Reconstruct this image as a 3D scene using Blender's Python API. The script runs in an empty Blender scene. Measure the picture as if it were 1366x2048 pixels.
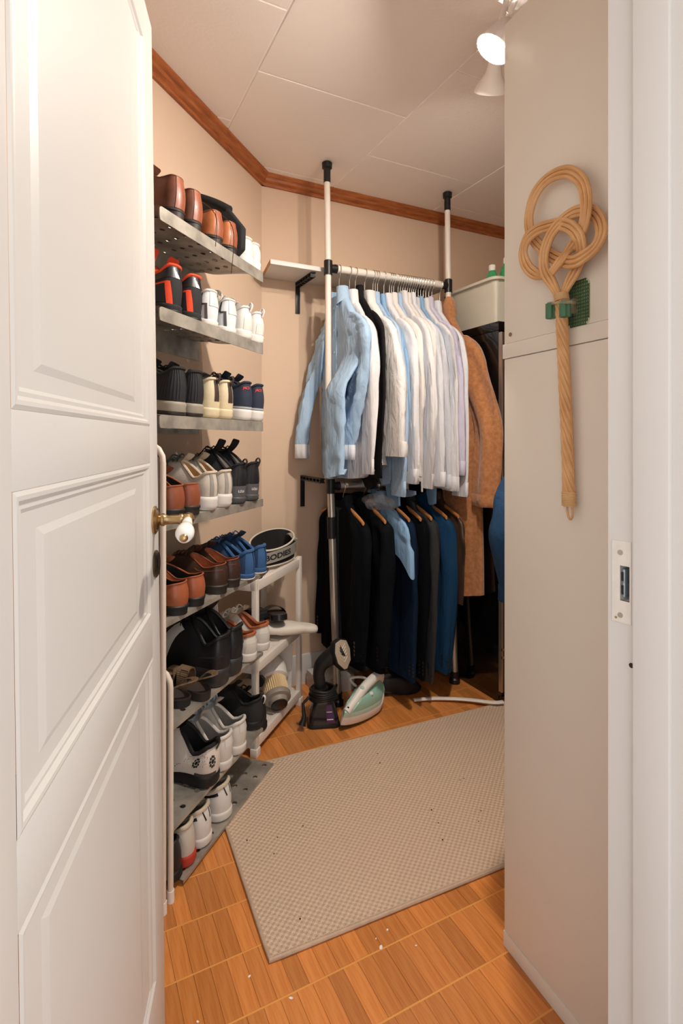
import bpy, bmesh, math, random
from mathutils import Matrix, Vector, noise

# ---------------------------------------------------------------- camera, world, exposure
SC = bpy.context.scene
COL = SC.collection
IMG_W, IMG_H, FPX, HOR = 1366.0, 2048.0, 1085.0, 880.0
CAM_H, YAW = 1.17, math.radians(26.8)
cam_data = bpy.data.cameras.new('camera')
cam_data.sensor_fit = 'HORIZONTAL'
cam_data.sensor_width = 36.0
cam_data.lens = FPX / IMG_W * 36.0
cam_data.shift_y = (HOR - IMG_H / 2) / IMG_W
cam_data.clip_start = 0.02
CAM = bpy.data.objects.new('camera', cam_data)
COL.objects.link(CAM)
CAM.location = (0, 0, CAM_H)
CAM.rotation_euler = (math.radians(90), 0, -YAW)
SC.camera = CAM
world = bpy.data.worlds.new('hall_light')
SC.world = world
world.use_nodes = True
bg = world.node_tree.nodes['Background']
bg.inputs[0].default_value = (1.0, 0.975, 0.95, 1)
bg.inputs[1].default_value = 1.36
LAMP_STRENGTH = 980.0
LAMP_COLOUR = (1.0, 0.895, 0.78)
SC.view_settings.view_transform = 'Standard'
SC.view_settings.look = 'None'
SC.view_settings.gamma = 1.0
SC.view_settings.use_curve_mapping = False
SC.view_settings.exposure = 0.31
try:
    SC.cycles.use_denoising = True
    SC.cycles.max_bounces = 10
    SC.cycles.diffuse_bounces = 6
    SC.cycles.sample_clamp_indirect = 6.0
except Exception:
    pass

# ---------------------------------------------------------------- helpers
PI = math.pi
R = random.Random(7)
V = Vector
_fw = V((math.sin(YAW), math.cos(YAW), 0)); _rt = V((math.cos(YAW), -math.sin(YAW), 0)); _up = V((0, 0, 1))
_O = V((0, 0, CAM_H))
def ray(px, py): return _fw + _rt * ((px - IMG_W / 2) / FPX) + _up * ((HOR - py) / FPX)
def hit(px, py, n, p0):
    """where the sight line of a pixel meets the plane through p0 with normal n"""
    n = V(n); r = ray(px, py)
    return _O + r * ((V(p0) - _O).dot(n) / r.dot(n))

def lin(c):
    return tuple(((v / 255.0) / 12.92 if v / 255.0 <= 0.04045 else ((v / 255.0 + 0.055) / 1.055) ** 2.4) for v in c)

MATS = {}
def mat(name, rgb, rough=0.5, metal=0.0, var=0.0, vscale=8.0, bump=0.0, bscale=40.0, rgb2=None, stretch=None,
        coat=0.0, sheen=0.0, trans=0.0, alpha=1.0, emit=None, kind=None, island=0.0, ior=1.45, wrk=0.0, spec=0.5):
    if name in MATS: return MATS[name]
    m = bpy.data.materials.new(name); m.use_nodes = True
    nt = m.node_tree; N = nt.nodes; K = nt.links
    b = N['Principled BSDF']
    b.inputs['Roughness'].default_value = rough
    b.inputs['Metallic'].default_value = metal
    b.inputs['IOR'].default_value = ior
    b.inputs['Specular IOR Level'].default_value = spec
    if coat: b.inputs['Coat Weight'].default_value = coat
    if sheen: b.inputs['Sheen Weight'].default_value = sheen
    if trans: b.inputs['Transmission Weight'].default_value = trans
    if alpha < 1: b.inputs['Alpha'].default_value = alpha
    c1 = (*lin(rgb), 1)
    b.inputs['Base Color'].default_value = c1
    if emit:
        b.inputs['Emission Color'].default_value = (*emit[0], 1); b.inputs['Emission Strength'].default_value = emit[1]
    tc = N.new('ShaderNodeTexCoord')
    src = tc.outputs['Object']
    if stretch:
        mp = N.new('ShaderNodeMapping'); mp.inputs['Scale'].default_value = stretch
        K.new(src, mp.inputs[0]); src = mp.outputs[0]
    if rgb2 or var or island:
        c2 = (*lin(rgb2), 1) if rgb2 else tuple([v * (1 - var) for v in c1[:3]]) + (1,)
        nz = N.new('ShaderNodeTexNoise'); nz.inputs['Scale'].default_value = vscale; nz.inputs['Detail'].default_value = 5
        K.new(src, nz.inputs['Vector'])
        rp = N.new('ShaderNodeValToRGB')
        rp.color_ramp.elements[0].position = 0.32; rp.color_ramp.elements[1].position = 0.68
        rp.color_ramp.elements[0].color = c1; rp.color_ramp.elements[1].color = c2
        K.new(nz.outputs['Fac'], rp.inputs[0])
        out = rp.outputs[0]
        if island:
            oi = N.new('ShaderNodeObjectInfo'); ge = N.new('ShaderNodeNewGeometry')
            ad = N.new('ShaderNodeMath'); ad.operation = 'ADD'
            K.new(oi.outputs['Random'], ad.inputs[0]); K.new(ge.outputs['Random Per Island'], ad.inputs[1])
            fr = N.new('ShaderNodeMath'); fr.operation = 'FRACT'; K.new(ad.outputs[0], fr.inputs[0])
            hs = N.new('ShaderNodeHueSaturation')
            mr = N.new('ShaderNodeMapRange'); mr.inputs[3].default_value = 1 - island; mr.inputs[4].default_value = 1 + island
            K.new(fr.outputs[0], mr.inputs[0]); K.new(mr.outputs[0], hs.inputs['Value']); K.new(out, hs.inputs['Color'])
            out = hs.outputs[0]
        K.new(out, b.inputs['Base Color'])
    if bump:
        if kind == 'weave':
            w1 = N.new('ShaderNodeTexWave'); w2 = N.new('ShaderNodeTexWave')
            w1.bands_direction = 'Y'; w2.bands_direction = 'Z'
            for w in (w1, w2):
                w.inputs['Scale'].default_value = bscale; K.new(src, w.inputs['Vector'])
            mx = N.new('ShaderNodeMath'); mx.operation = 'ADD'
            K.new(w1.outputs['Fac'], mx.inputs[0]); K.new(w2.outputs['Fac'], mx.inputs[1]); h = mx.outputs[0]
        elif kind == 'check':
            w1 = N.new('ShaderNodeTexChecker'); w1.inputs['Scale'].default_value = bscale
            K.new(src, w1.inputs['Vector']); h = w1.outputs['Fac']
        else:
            nb = N.new('ShaderNodeTexNoise'); nb.inputs['Scale'].default_value = bscale; nb.inputs['Detail'].default_value = 4
            K.new(src, nb.inputs['Vector']); h = nb.outputs['Fac']
        bp = N.new('ShaderNodeBump'); bp.inputs['Strength'].default_value = bump; bp.inputs['Distance'].default_value = 0.002
        K.new(h, bp.inputs['Height']); K.new(bp.outputs[0], b.inputs['Normal'])
        if wrk:
            mp2 = N.new('ShaderNodeMapping'); mp2.inputs['Scale'].default_value = (1, 1, 0.35); K.new(tc.outputs['Object'], mp2.inputs[0])
            n2 = N.new('ShaderNodeTexNoise'); n2.inputs['Scale'].default_value = 26; n2.inputs['Detail'].default_value = 3; n2.inputs['Distortion'].default_value = 1.2; K.new(mp2.outputs[0], n2.inputs['Vector'])
            b2 = N.new('ShaderNodeBump'); b2.inputs['Strength'].default_value = wrk; b2.inputs['Distance'].default_value = 0.012
            K.new(n2.outputs['Fac'], b2.inputs['Height']); K.new(b2.outputs[0], bp.inputs['Normal'])
    MATS[name] = m
    return m

class G:
    """collects polygons of one mesh"""
    def __init__(s): s.v = []; s.f = []
    def add(s, vs, fs):
        o = len(s.v); s.v += [V(p) for p in vs]; s.f += [[i + o for i in f] for f in fs]; return s
    def box(s, c, d, m=None):
        c = V(c); h = V(d) / 2
        pts = [V((x, y, z)) for x in (-h.x, h.x) for y in (-h.y, h.y) for z in (-h.z, h.z)]
        pts = [(m @ p if m else p) + c for p in pts]
        return s.add(pts, [(0, 1, 3, 2), (4, 6, 7, 5), (0, 4, 5, 1), (2, 3, 7, 6), (0, 2, 6, 4), (1, 5, 7, 3)])
    def loft(s, rings, closed=True, cap0=False, cap1=False):
        n = len(rings[0]); o = len(s.v)
        for r in rings: s.v += [V(p) for p in r]
        for i in range(len(rings) - 1):
            for j in range(n if closed else n - 1):
                k = (j + 1) % n
                s.f.append([o + i * n + j, o + i * n + k, o + (i + 1) * n + k, o + (i + 1) * n + j])
        if cap0: s.f.append([o + j for j in range(n)][::-1])
        if cap1: s.f.append([o + (len(rings) - 1) * n + j for j in range(n)])
        return s
    def tube(s, pts, r, n=8, closed=False, flat=1.0, upv=None, caps=True):
        pts = [V(p) for p in pts]; m = len(pts); rings = []
        prev = None
        for i, p in enumerate(pts):
            a = pts[(i - 1) % m] if (closed or i > 0) else p
            b = pts[(i + 1) % m] if (closed or i < m - 1) else p
            t = (b - a)
            t = t.normalized() if t.length > 1e-9 else V((0, 0, 1))
            if prev is None:
                ref = V(upv) if upv else (V((0, 0, 1)) if abs(t.z) < 0.9 else V((1, 0, 0)))
                u = (ref - t * ref.dot(t)).normalized()
            else:
                u = prev - t * prev.dot(t)
                u = u.normalized() if u.length > 1e-6 else prev
            prev = u; w = t.cross(u)
            rr = r(i / max(1, m - 1)) if callable(r) else r
            rings.append([p + (u * math.cos(2 * PI * k / n) * flat + w * math.sin(2 * PI * k / n)) * rr for k in range(n)])
        if closed: rings.append(rings[0])
        return s.loft(rings, True, caps and not closed, caps and not closed)
    def cyl(s, p0, p1, r0, r1=None, n=16, caps=True):
        return s.tube([p0, p1], lambda u: r0 + ((r0 if r1 is None else r1) - r0) * u, n, caps=caps)
    def lathe(s, prof, n=24, m=None, cap=True):
        rings = [[V((r * math.cos(2 * PI * k / n), r * math.sin(2 * PI * k / n), z)) for k in range(n)] for r, z in prof]
        if m: rings = [[m @ p for p in q] for q in rings]
        return s.loft(rings, True, cap, cap)
    def prism(s, poly, d, m=None):
        """poly in local xy, extruded along z by d"""
        n = len(poly)
        a = [V((p[0], p[1], 0)) for p in poly]; b = [V((p[0], p[1], d)) for p in poly]
        if m: a = [m @ p for p in a]; b = [m @ p for p in b]
        return s.add(a + b, [list(range(n))[::-1], [n + i for i in range(n)]] + [[i, (i + 1) % n, n + (i + 1) % n, n + i] for i in range(n)])
    def mapv(s, f): s.v = [f(p) for p in s.v]; return s

ROOTM = {}
def mesh_from(name, g, material, bevel=0, smooth=40, subsurf=0, inv=None):
    me = bpy.data.meshes.new(name)
    vs = [inv @ p for p in g.v] if inv else g.v
    me.from_pydata([tuple(p) for p in vs], [], g.f)
    bm = bmesh.new(); bm.from_mesh(me)
    bmesh.ops.recalc_face_normals(bm, faces=bm.faces)
    if bevel:
        es = [e for e in bm.edges if len(e.link_faces) == 2 and e.calc_face_angle(0) > 0.6]
        bmesh.ops.bevel(bm, geom=es, offset=bevel, segments=2, affect='EDGES', profile=0.6, clamp_overlap=True)
    bm.to_mesh(me); bm.free()
    if smooth:
        me.shade_smooth()
        me.set_sharp_from_angle(angle=math.radians(smooth))
    if material: me.materials.append(material)
    return me
def tag(o, label=None, cat=None, group=None, kind=None):
    if label: o['label'] = label
    if cat: o['category'] = cat
    if group: o['group'] = group
    if kind: o['kind'] = kind
    return o
def thing(name, label, cat, loc=(0, 0, 0), m=None, group=None):
    o = bpy.data.objects.new(name, None); COL.objects.link(o)
    mm = Matrix.Translation(V(loc)) @ (m.to_4x4() if m else Matrix.Identity(4))
    o.matrix_world = mm; o.empty_display_size = 0.02
    ROOTM[o.name] = mm
    return tag(o, label, cat, group)
def part(name, g, material, parent, world=False, label=None, bevel=0, smooth=40, kind=None):
    """a part of a thing; world=True when g is in world coordinates"""
    inv = ROOTM[parent.name].inverted() if world else None
    o = bpy.data.objects.new(name, mesh_from(name, g, material, bevel, smooth, inv=inv)); COL.objects.link(o)
    o.parent = parent
    ROOTM[o.name] = ROOTM[parent.name]
    return tag(o, label, None, None, kind)
def solo(name, g, material, label=None, cat=None, group=None, kind=None, bevel=0, smooth=40, base=None):
    """a thing (or piece of the setting) that is one mesh; g in world coordinates"""
    if base is None:
        lo = V((min(p.x for p in g.v), min(p.y for p in g.v), min(p.z for p in g.v))); hi = V((max(p.x for p in g.v), max(p.y for p in g.v), max(p.z for p in g.v)))
        base = V(((lo.x + hi.x) / 2, (lo.y + hi.y) / 2, lo.z))
    mm = Matrix.Translation(V(base))
    o = bpy.data.objects.new(name, mesh_from(name, g, material, bevel, smooth, inv=mm.inverted())); COL.objects.link(o)
    o.matrix_world = mm; ROOTM[o.name] = mm
    return tag(o, label, cat, group, kind)
def copy_tree(o, parent=None):
    c = o.copy(); COL.objects.link(c)
    if parent: c.parent = parent
    for ch in list(o.children): copy_tree(ch, c)
    return c
def text_g(txt, size=1.0, extrude=0.0, font_bold=0.0):
    cu = bpy.data.curves.new('lettering', 'FONT'); cu.body = txt; cu.size = size; cu.extrude = extrude; cu.offset = font_bold
    cu.align_x = 'CENTER'; cu.align_y = 'CENTER'; cu.resolution_u = 3
    o = bpy.data.objects.new('lettering', cu); COL.objects.link(o)
    dg = bpy.context.evaluated_depsgraph_get(); ev = o.evaluated_get(dg); me = ev.to_mesh()
    g = G(); g.add([v.co.copy() for v in me.vertices], [list(p.vertices) for p in me.polygons])
    ev.to_mesh_clear(); bpy.data.objects.remove(o); bpy.data.curves.remove(cu)
    return g
def sstep(a, b, x):
    t = max(0.0, min(1.0, (x - a) / (b - a))); return t * t * (3 - 2 * t)
def lerp(a, b, t): return a + (b - a) * t
def interp(tab, x):
    if x <= tab[0][0]: return tab[0][1]
    for (x0, y0), (x1, y1) in zip(tab, tab[1:]):
        if x <= x1: return lerp(y0, y1, (x - x0) / (x1 - x0))
    return tab[-1][1]
def smooth_path(pts, n=6, closed=False):
    pts = [V(p) for p in pts]; m = len(pts); out = []
    rng = range(m if closed else m - 1)
    for i in rng:
        g = lambda k: pts[k % m] if closed else pts[max(0, min(m - 1, k))]
        p0, p1, p2, p3 = g(i - 1), g(i), g(i + 1), g(i + 2)
        for j in range(n):
            t = j / n
            out.append(0.5 * ((2 * p1) + (p2 - p0) * t + (2 * p0 - 5 * p1 + 4 * p2 - p3) * t * t + (3 * p1 - p0 - 3 * p2 + p3) * t ** 3))
    if not closed: out.append(pts[-1])
    return out
def basis(x, y, z): return Matrix((V(x), V(y), V(z))).transposed()
def rounded_rect(w, h, r, n=5):
    out = []
    for cx, cy, a in ((w / 2 - r, h / 2 - r, 0), (-w / 2 + r, h / 2 - r, PI / 2), (-w / 2 + r, -h / 2 + r, PI), (w / 2 - r, -h / 2 + r, 1.5 * PI)):
        for k in range(n + 1): out.append((cx + r * math.cos(a + PI / 2 * k / n), cy + r * math.sin(a + PI / 2 * k / n)))
    return out

# ---------------------------------------------------------------- materials
wall_m = mat('wall_paint', (216, 190, 166), 0.75, var=0.03, vscale=3, bump=0.12, bscale=220)
ceil_m = mat('ceiling_panel', (240, 230, 222), 0.85, bump=0.35, bscale=90)
ceilgap_m = mat('ceiling_groove', (248, 244, 240), 0.8)
crown_m = mat('stained_pine', (176, 104, 56), 0.45, rgb2=(140, 74, 36), vscale=9, stretch=(1.5, 1.5, 14), bump=0.1)
white_m = mat('white_paint', (214, 211, 208), 0.42, var=0.03, vscale=2)
door_m = mat('door_paint', (210, 207, 203), 0.42, var=0.03, vscale=2)
white_gap_m = mat('grey_joint', (120, 112, 104), 0.7)
base_m = mat('baseboard_paint', (205, 202, 200), 0.5)
wardrobe_m = mat('wardrobe_laminate', (229, 225, 216), 0.45, var=0.02, vscale=1.2)
plank_m = mat('oak_parquet', (212, 140, 76), 0.32, rgb2=(196, 120, 58), vscale=6, stretch=(30, 2.0, 4), bump=0.05, bscale=30, island=0.2, coat=0.15)
inlay_m = mat('parquet_inlay', (224, 158, 84), 0.35)
subfloor_m = mat('subfloor', (120, 72, 34), 0.6)
brass_m = mat('aged_brass', (196, 168, 124), 0.3, 1.0, var=0.3, vscale=20)
bronze_m = mat('dark_bronze', (110, 98, 84), 0.35, 1.0, var=0.4, vscale=30)
porcelain_m = mat('porcelain', (240, 240, 238), 0.12, coat=0.5)
black_pl_m = mat('black_plastic', (24, 24, 26), 0.4)
white_pl_m = mat('white_plastic', (232, 228, 222), 0.4)
alu_m = mat('brushed_aluminium', (206, 200, 190), 0.3, 0.85, var=0.1, vscale=6)
polewhite_m = mat('pole_enamel', (232, 224, 214), 0.35)
steel_m = mat('hook_wire', (196, 190, 180), 0.25, 1.0)
galv_m = mat('galvanised_steel', (192, 186, 175), 0.45, 0.5, rgb2=(140, 135, 126), vscale=14, bump=0.06, bscale=30)
black_cab_m = mat('black_lacquer', (10, 10, 11), 0.12, coat=0.6)
dark_brown_m = mat('brown_edge', (70, 52, 46), 0.35)
rattan_m = mat('rattan', (222, 178, 128), 0.45, rgb2=(200, 150, 98), vscale=16, stretch=(1, 1, 1), bump=0.15, bscale=60)
# ---------------------------------------------------------------- room shell
S2 = 0.5 ** 0.5
C0 = V((0.806, 2.42, 0)); LA = V((-S2, -S2, 0)); LN = V((S2, -S2, 0)); ZV = V((0, 0, 1))
CEIL = 2.40
def LW(t, s, z=0.0):
    """left diagonal wall: t along it from the back corner, s out from it, z up"""
    return C0 + LA * t + LN * s + ZV * z
def t_at(px, s):
    r = ray(px, HOR); d = (C0 + LN * s).dot(LN) / r.dot(LN)
    return (r * d - C0).dot(LA)
DQ = V((0.993, 0.12, 0)).normalized(); DP = V((-DQ.y, DQ.x, 0))       # along / into the door wall
HG = V((-0.068, 0.409, 0)); JB = V((0.659, 0.497, 0))

def slab(p0, p1, out, z0, z1, th):
    """vertical wall between two floor points, thickness th towards out"""
    p0 = V(p0); p1 = V(p1); o = V(out) * th
    a = [p0, p1, p1 + o, p0 + o]
    return G().add([q + ZV * z0 for q in a] + [q + ZV * z1 for q in a],
                   [(0, 1, 2, 3), (4, 5, 6, 7), (0, 1, 5, 4), (1, 2, 6, 5), (2, 3, 7, 6), (3, 0, 4, 7)])
solo('wall_left', slab(LW(-0.04, 0), LW(3.1, 0), -LN, -0.02, CEIL + 0.03, 0.1), wall_m, kind='structure')
solo('wall_back', slab((0.70, 2.42, 0), (2.7, 2.42, 0), (0, 1, 0), -0.02, CEIL + 0.03, 0.1), wall_m, kind='structure')
solo('wall_right', slab((2.6, 2.5, 0), (2.6, 0.25, 0), (1, 0, 0), -0.02, CEIL + 0.03, 0.1), wall_m, kind='structure')
solo('wall_front', slab(HG - DQ * 1.42, HG - DQ * 0.035, -DP, -0.02, CEIL + 0.03, 0.1), wall_m, kind='structure')
WR = V((0.998, -0.065, 0)).normalized()
solo('wall_entry', slab(JB + DQ * 0.036, JB + DQ * 0.036 + WR * 2.0, (-WR.y * -1, -WR.x, 0), -0.02, CEIL + 0.03, 0.1), wall_m, kind='structure')
solo('wall_lintel', slab(HG - DQ * 0.04, JB + DQ * 0.04, -DP, 2.055, CEIL + 0.03, 0.1), wall_m, kind='structure')

# parquet: rows of short staves with a pale inlay strip between the rows
ROW, ROW0, STV = 0.1355, 1.0715, 0.0366
RUG_O = V((0.405, 1.156, 0)); RUG_X = V((1, -0.047, 0)).normalized(); RUG_Y = V((0.047, 1, 0)).normalized(); RUG_W, RUG_L = 1.31, 0.727
fl = solo('floor', G().box((0.55, 1.0, -0.026), (4.5, 3.4, 0.03)), subfloor_m, kind='structure', base=(0, 0, -0.041), smooth=0)
def in_rug(x, y):
    d = V((x, y, 0)) - RUG_O; a = d.dot(RUG_X); b = d.dot(RUG_Y)
    return 0.03 < a < RUG_W and 0.07 < b < RUG_L - 0.07
sg = G().box((0, 0, 0), (STV - 0.0007, ROW - 0.0044, 0.011))
stave_me = mesh_from('plank', sg, plank_m, smooth=0)
rest = G(); nst = 0
for j in range(-3, 11):
    y = ROW0 + ROW * (j + 0.5)
    if y > 2.5: continue
    off = R.random() * STV
    for i in range(-42, 66):
        x = -0.2 + i * STV + off
        if x > 2.55: continue
        q = V((x, y, 0)) - _O; dep = q.dot(_fw)
        px = 683 + FPX * q.dot(_rt) / dep; py = HOR + FPX * CAM_H / dep
        behind_shelf = (C0 - V((x, y, 0))).dot(-LN) < 0.24
        vis = 325 < px < 1140 and 1350 < py < 2075 and not in_rug(x, y) and not behind_shelf and x < 1.72
        if vis and nst < 300:
            o = bpy.data.objects.new('plank', stave_me); COL.objects.link(o); o.parent = fl
            o.location = (x, y, 0.0355 + R.uniform(-0.0003, 0.0002)); nst += 1
        else: rest.box((x, y, -0.0055), (STV - 0.0007, ROW - 0.0044, 0.011))
    part('inlay_strip', G().box((0.95, y - ROW / 2, -0.006), (3.2, 0.0042, 0.0115)), inlay_m, fl, world=True, smooth=0)
part('plank_field', rest, plank_m, fl, world=True, kind='stuff', smooth=0)

# ceiling of square panels in staggered columns
ce = solo('ceiling', G().box((0.55, 1.2, CEIL + 0.0105), (4.5, 3.2, 0.016)), ceilgap_m, kind='structure', base=(0, 0, CEIL), smooth=0)
panel_me = mesh_from('ceiling_panel', G().box((0, 0, 0), (0.5850, 0.5930, 0.014)), ceil_m, bevel=0.0018, smooth=0)
for ci, (x0, y0) in enumerate([(-1.798, 1.737), (-1.208, 1.456), (-0.617, 1.737), (-0.026, 1.456), (0.565, 1.737), (1.155, 1.439), (1.746, 1.690), (2.336, 1.439)]):
    for k in range(-4, 3):
        y = y0 + 0.3 + 0.599 * k
        if y < -0.2 or y > 2.75: continue
        o = bpy.data.objects.new('ceiling_panel', panel_me); COL.objects.link(o); o.parent = ce
        o.location = (x0 + 0.295, y, 0.007)

def moulding(p0, p1, nin, prof):
    """profile (out from wall, z) run from p0 to p1"""
    p0, p1, nin = V(p0), V(p1), V(nin)
    return G().loft([[p + nin * a + ZV * z for a, z in prof] for p in (p0, p1)], True, True, True)
CRP = [(-0.004, CEIL - 0.048), (0.012, CEIL - 0.048), (0.016, CEIL - 0.040), (0.014, CEIL - 0.034), (0.026, CEIL - 0.028), (0.030, CEIL - 0.018),
       (0.040, CEIL - 0.014), (0.046, CEIL - 0.006), (0.046, CEIL + 0.002), (-0.004, CEIL + 0.002)]
solo('trim_1', moulding(LW(-0.01, 0), LW(3.0, 0), LN, CRP), crown_m, kind='structure', smooth=25)
solo('trim_2', moulding((0.80, 2.42, 0), (2.6, 2.42, 0), (0, -1, 0), CRP), crown_m, kind='structure', smooth=25)
BBP = [(-0.004, 0.0), (0.014, 0.0), (0.014, 0.125), (0.009, 0.137), (-0.004, 0.140)]
solo('baseboard_back', moulding((0.80, 2.42, 0), (2.6, 2.42, 0), (0, -1, 0), BBP), base_m, kind='structure', smooth=25)
solo('baseboard_left', moulding(LW(0, 0), LW(3.0, 0), LN, BBP), base_m, kind='structure', smooth=25)

# ---------------------------------------------------------------- door frame on the right with its strike plate
jg = G()
def jbox(q0, q1, p0, p1, z0, z1, g):
    return g.add([JB + DQ * q + DP * p + ZV * z for z in (z0, z1) for q, p in ((q0, p0), (q1, p0), (q1, p1), (q0, p1))],
                 [(0, 1, 2, 3), (4, 5, 6, 7), (0, 1, 5, 4), (1, 2, 6, 5), (2, 3, 7, 6), (3, 0, 4, 7)])
SP = [hit(px, py, DQ, JB) for px, py in ((1225, 1085), (1263, 1165), (1244, 1245))]
p_far = (SP[0] - JB).dot(DP); p_near = (SP[1] - JB).dot(DP); zt = SP[0].z + 0.004; zb = SP[2].z
zh1, zh0 = lerp(zb, zt, 0.70), lerp(zb, zt, 0.27); ph0 = lerp(p_far, p_near, 0.42); ph1 = lerp(p_far, p_near, 0.92)
# jamb lining built round the mortise
jbox(0, 0.035, -0.13, 0, -0.01, zh0, jg); jbox(0, 0.035, -0.13, 0, zh1, 2.05, jg)
jbox(0, 0.035, ph0, 0, zh0, zh1, jg); jbox(0, 0.035, -0.13, ph1, zh0, zh1, jg); jbox(0.028, 0.035, ph1, ph0, zh0, zh1, jg)
tr3 = solo('trim_3', jg, white_m, kind='structure', base=JB, smooth=0)
part('door_stop', jbox(-0.008, 0.002, -0.082, -0.037, 0, 2.05, G()), white_m, tr3, world=True, bevel=0.002)
part('architrave', jbox(0.006, 0.09, -0.145, -0.10, 0, 2.11, G()), white_m, tr3, world=True, bevel=0.006)
sp = G()
for a, b, c, d in ((p_far, p_near, zb, zh0), (p_far, p_near, zh1, zt), (p_far, ph0, zh0, zh1), (ph1, p_near, zh0, zh1)):
    jbox(-0.0012, 0.003, b, a, c, d, sp)
spo = part('strike_plate', sp, mat('painted_steel', (226, 221, 214), 0.4, var=0.08, vscale=60), tr3, world=True)
part('mortise', jbox(0.026, 0.0285, ph1, ph0, zh0, zh1, G()), mat('mortise_wood', (86, 56, 44), 0.7), tr3, world=True)
for k in (0.3, 0.68):
    zc = lerp(zh0, zh1, k)
    part('latch_adjuster', jbox(0.002, 0.02, lerp(ph0, ph1, .42), ph0 - 0.001, zc - 0.010, zc + 0.010, G()), mat('zinc', (170, 190, 200), 0.3, 0.8), spo, world=True, bevel=0.002)
    part('adjuster_slot', jbox(0.0008, 0.004, lerp(ph0, ph1, .26), ph0 - 0.0012, zc - 0.006, zc + 0.006, G()), black_pl_m, spo, world=True)
for k, pf in ((0.86, 0.45), (0.09, 0.45), (0.05, 0.22)):
    c = JB + DP * lerp(p_far, p_near, pf) + ZV * lerp(zb, zt, k)
    part('screw', G().cyl(c - DQ * 0.002, c + DQ * 0.002, 0.0036 if pf > .3 else 0.0016, n=12), brass_m if pf < .3 else steel_m, spo, world=True)
c = hit(1263, 1331, DQ, JB)
part('screw_hole', G().cyl(c - DQ * 0.0004, c + DQ * 0.002, 0.0034, n=12), mat('hole_dark', (52, 36, 28), 0.8), tr3, world=True)
jl = G()
for q0, q1, p0, p1 in ((-0.77, -0.74, -0.13, 0.0),): jbox(q0, q1, p0, p1, 0, 2.05, jl)
jbox(-0.77, 0.035, -0.13, 0, 2.02, 2.05, jl)
solo('trim_4', jl, white_m, kind='structure', smooth=0)

# ---------------------------------------------------------------- panelled door, swung into the room
DE = V((0.159, 1.108, 0)); DD = V((0.309, 0.951, 0)).normalized(); DNRM = V((DD.y, -DD.x, 0))
DWID, DHT, DTH = 0.735, 1.975, 0.04
lean = Matrix.Rotation(math.radians(-0.75), 4, DD)                 # the leaf hangs slightly out of plumb
door = thing('door_1', None, None, DE)
ROOTM[door.name] = Matrix.Translation(DE + ZV * 1.0) @ lean @ Matrix.Translation(-ZV * 1.0) @ basis(-DD, DNRM, ZV).to_4x4()
door.matrix_world = ROOTM[door.name]
tag(door, kind='structure')
# local: x from the lock edge to the hinges, y out of the visible face, z up
def dbox(x0, x1, z0, z1, y0=-DTH, y1=0): return G().box(((x0 + x1) / 2, (y0 + y1) / 2, (z0 + z1) / 2), (x1 - x0, y1 - y0, z1 - z0))
PX0, PX1 = 0.075, 0.635
part('stile', dbox(0, PX0, 0.006, DHT), door_m, door, bevel=0.003)
part('stile', dbox(PX1, DWID, 0.006, DHT), door_m, door, bevel=0.003)
panels = [(0.19, 0.775), (0.85, 1.128), (1.195, 1.90)]
rails = [(0.006, 0.19), (0.775, 0.85), (1.128, 1.195), (1.90, DHT)]
for z0, z1 in rails: part('rail', dbox(PX0 - .001, PX1 + .001, z0, z1), door_m, door, bevel=0.0015)
for z0, z1 in panels:
    rings = []
    for ix, iz, dy in ((0, 0, -0.0005), (0.006, 0.004, 0.0012), (0.014, 0.008, 0.0008), (0.022, 0.012, -0.003), (0.034, 0.016, -0.0026), (0.044, 0.020, -0.005),
                       (0.094, 0.037, -0.005), (0.116, 0.045, -0.0028)):
        rings.append([(PX0 + ix, dy, z0 + iz), (PX1 - ix * .6, dy, z0 + iz), (PX1 - ix * .6, dy, z1 - iz), (PX0 + ix, dy, z1 - iz)])
    pn = part('panel', G().loft(rings, True, False, True), door_m, door, smooth=0)
hx, hz = 0.045, 1.02
MY = basis((1, 0, 0), (0, 0, -1), (0, 1, 0)).to_4x4()             # lathe axis out of the door face
def dm(x, z): return Matrix.Translation((x, 0, z)) @ MY
hand = part('handle', G().lathe([(0.009, 0.0), (0.010, 0.012), (0.012, 0.014), (0.012, 0.018), (0.010, 0.020), (0.0085, 0.026), (0.009, 0.045), (0.0105, 0.047), (0.0105, 0.051), (0.008, 0.054)], 20, dm(hx, hz)), brass_m, door, label='aged brass lever handle')
part('rosette', G().lathe([(0.0265, 0.0), (0.0265, 0.003), (0.022, 0.006), (0.019, 0.0055), (0.016, 0.008), (0.010, 0.009)], 28, dm(hx, hz)), brass_m, hand)
part('elbow', G().lathe([(0.001, -0.0125), (0.008, -0.010), (0.0125, 0), (0.008, 0.010), (0.001, 0.0125)], 18, Matrix.Translation((hx, 0.062, hz))), brass_m, hand)
gdir = V((0.96, 0.02, -0.27)).normalized()
gm = Matrix.Translation((hx, 0.062, hz)) @ gdir.to_track_quat('Z', 'Y').to_matrix().to_4x4()
part('grip', G().lathe([(0.008, 0.008), (0.0098, 0.02), (0.0098, 0.026), (0.0092, 0.03), (0.013, 0.04), (0.0165, 0.055), (0.0165, 0.066), (0.012, 0.078), (0.007, 0.081)], 24, gm), porcelain_m, hand, label='white porcelain grip')
part('end_cap', G().lathe([(0.0075, 0.078), (0.0075, 0.083), (0.005, 0.087), (0.001, 0.089)], 16, gm), brass_m, hand)
ex = part('keyhole_plate', G().lathe([(0.0255, 0.0), (0.0255, 0.003), (0.021, 0.006), (0.017, 0.005), (0.012, 0.0065), (0.002, 0.0065)], 28, dm(hx - 0.005, hz - 0.083)), bronze_m, door)
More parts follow.
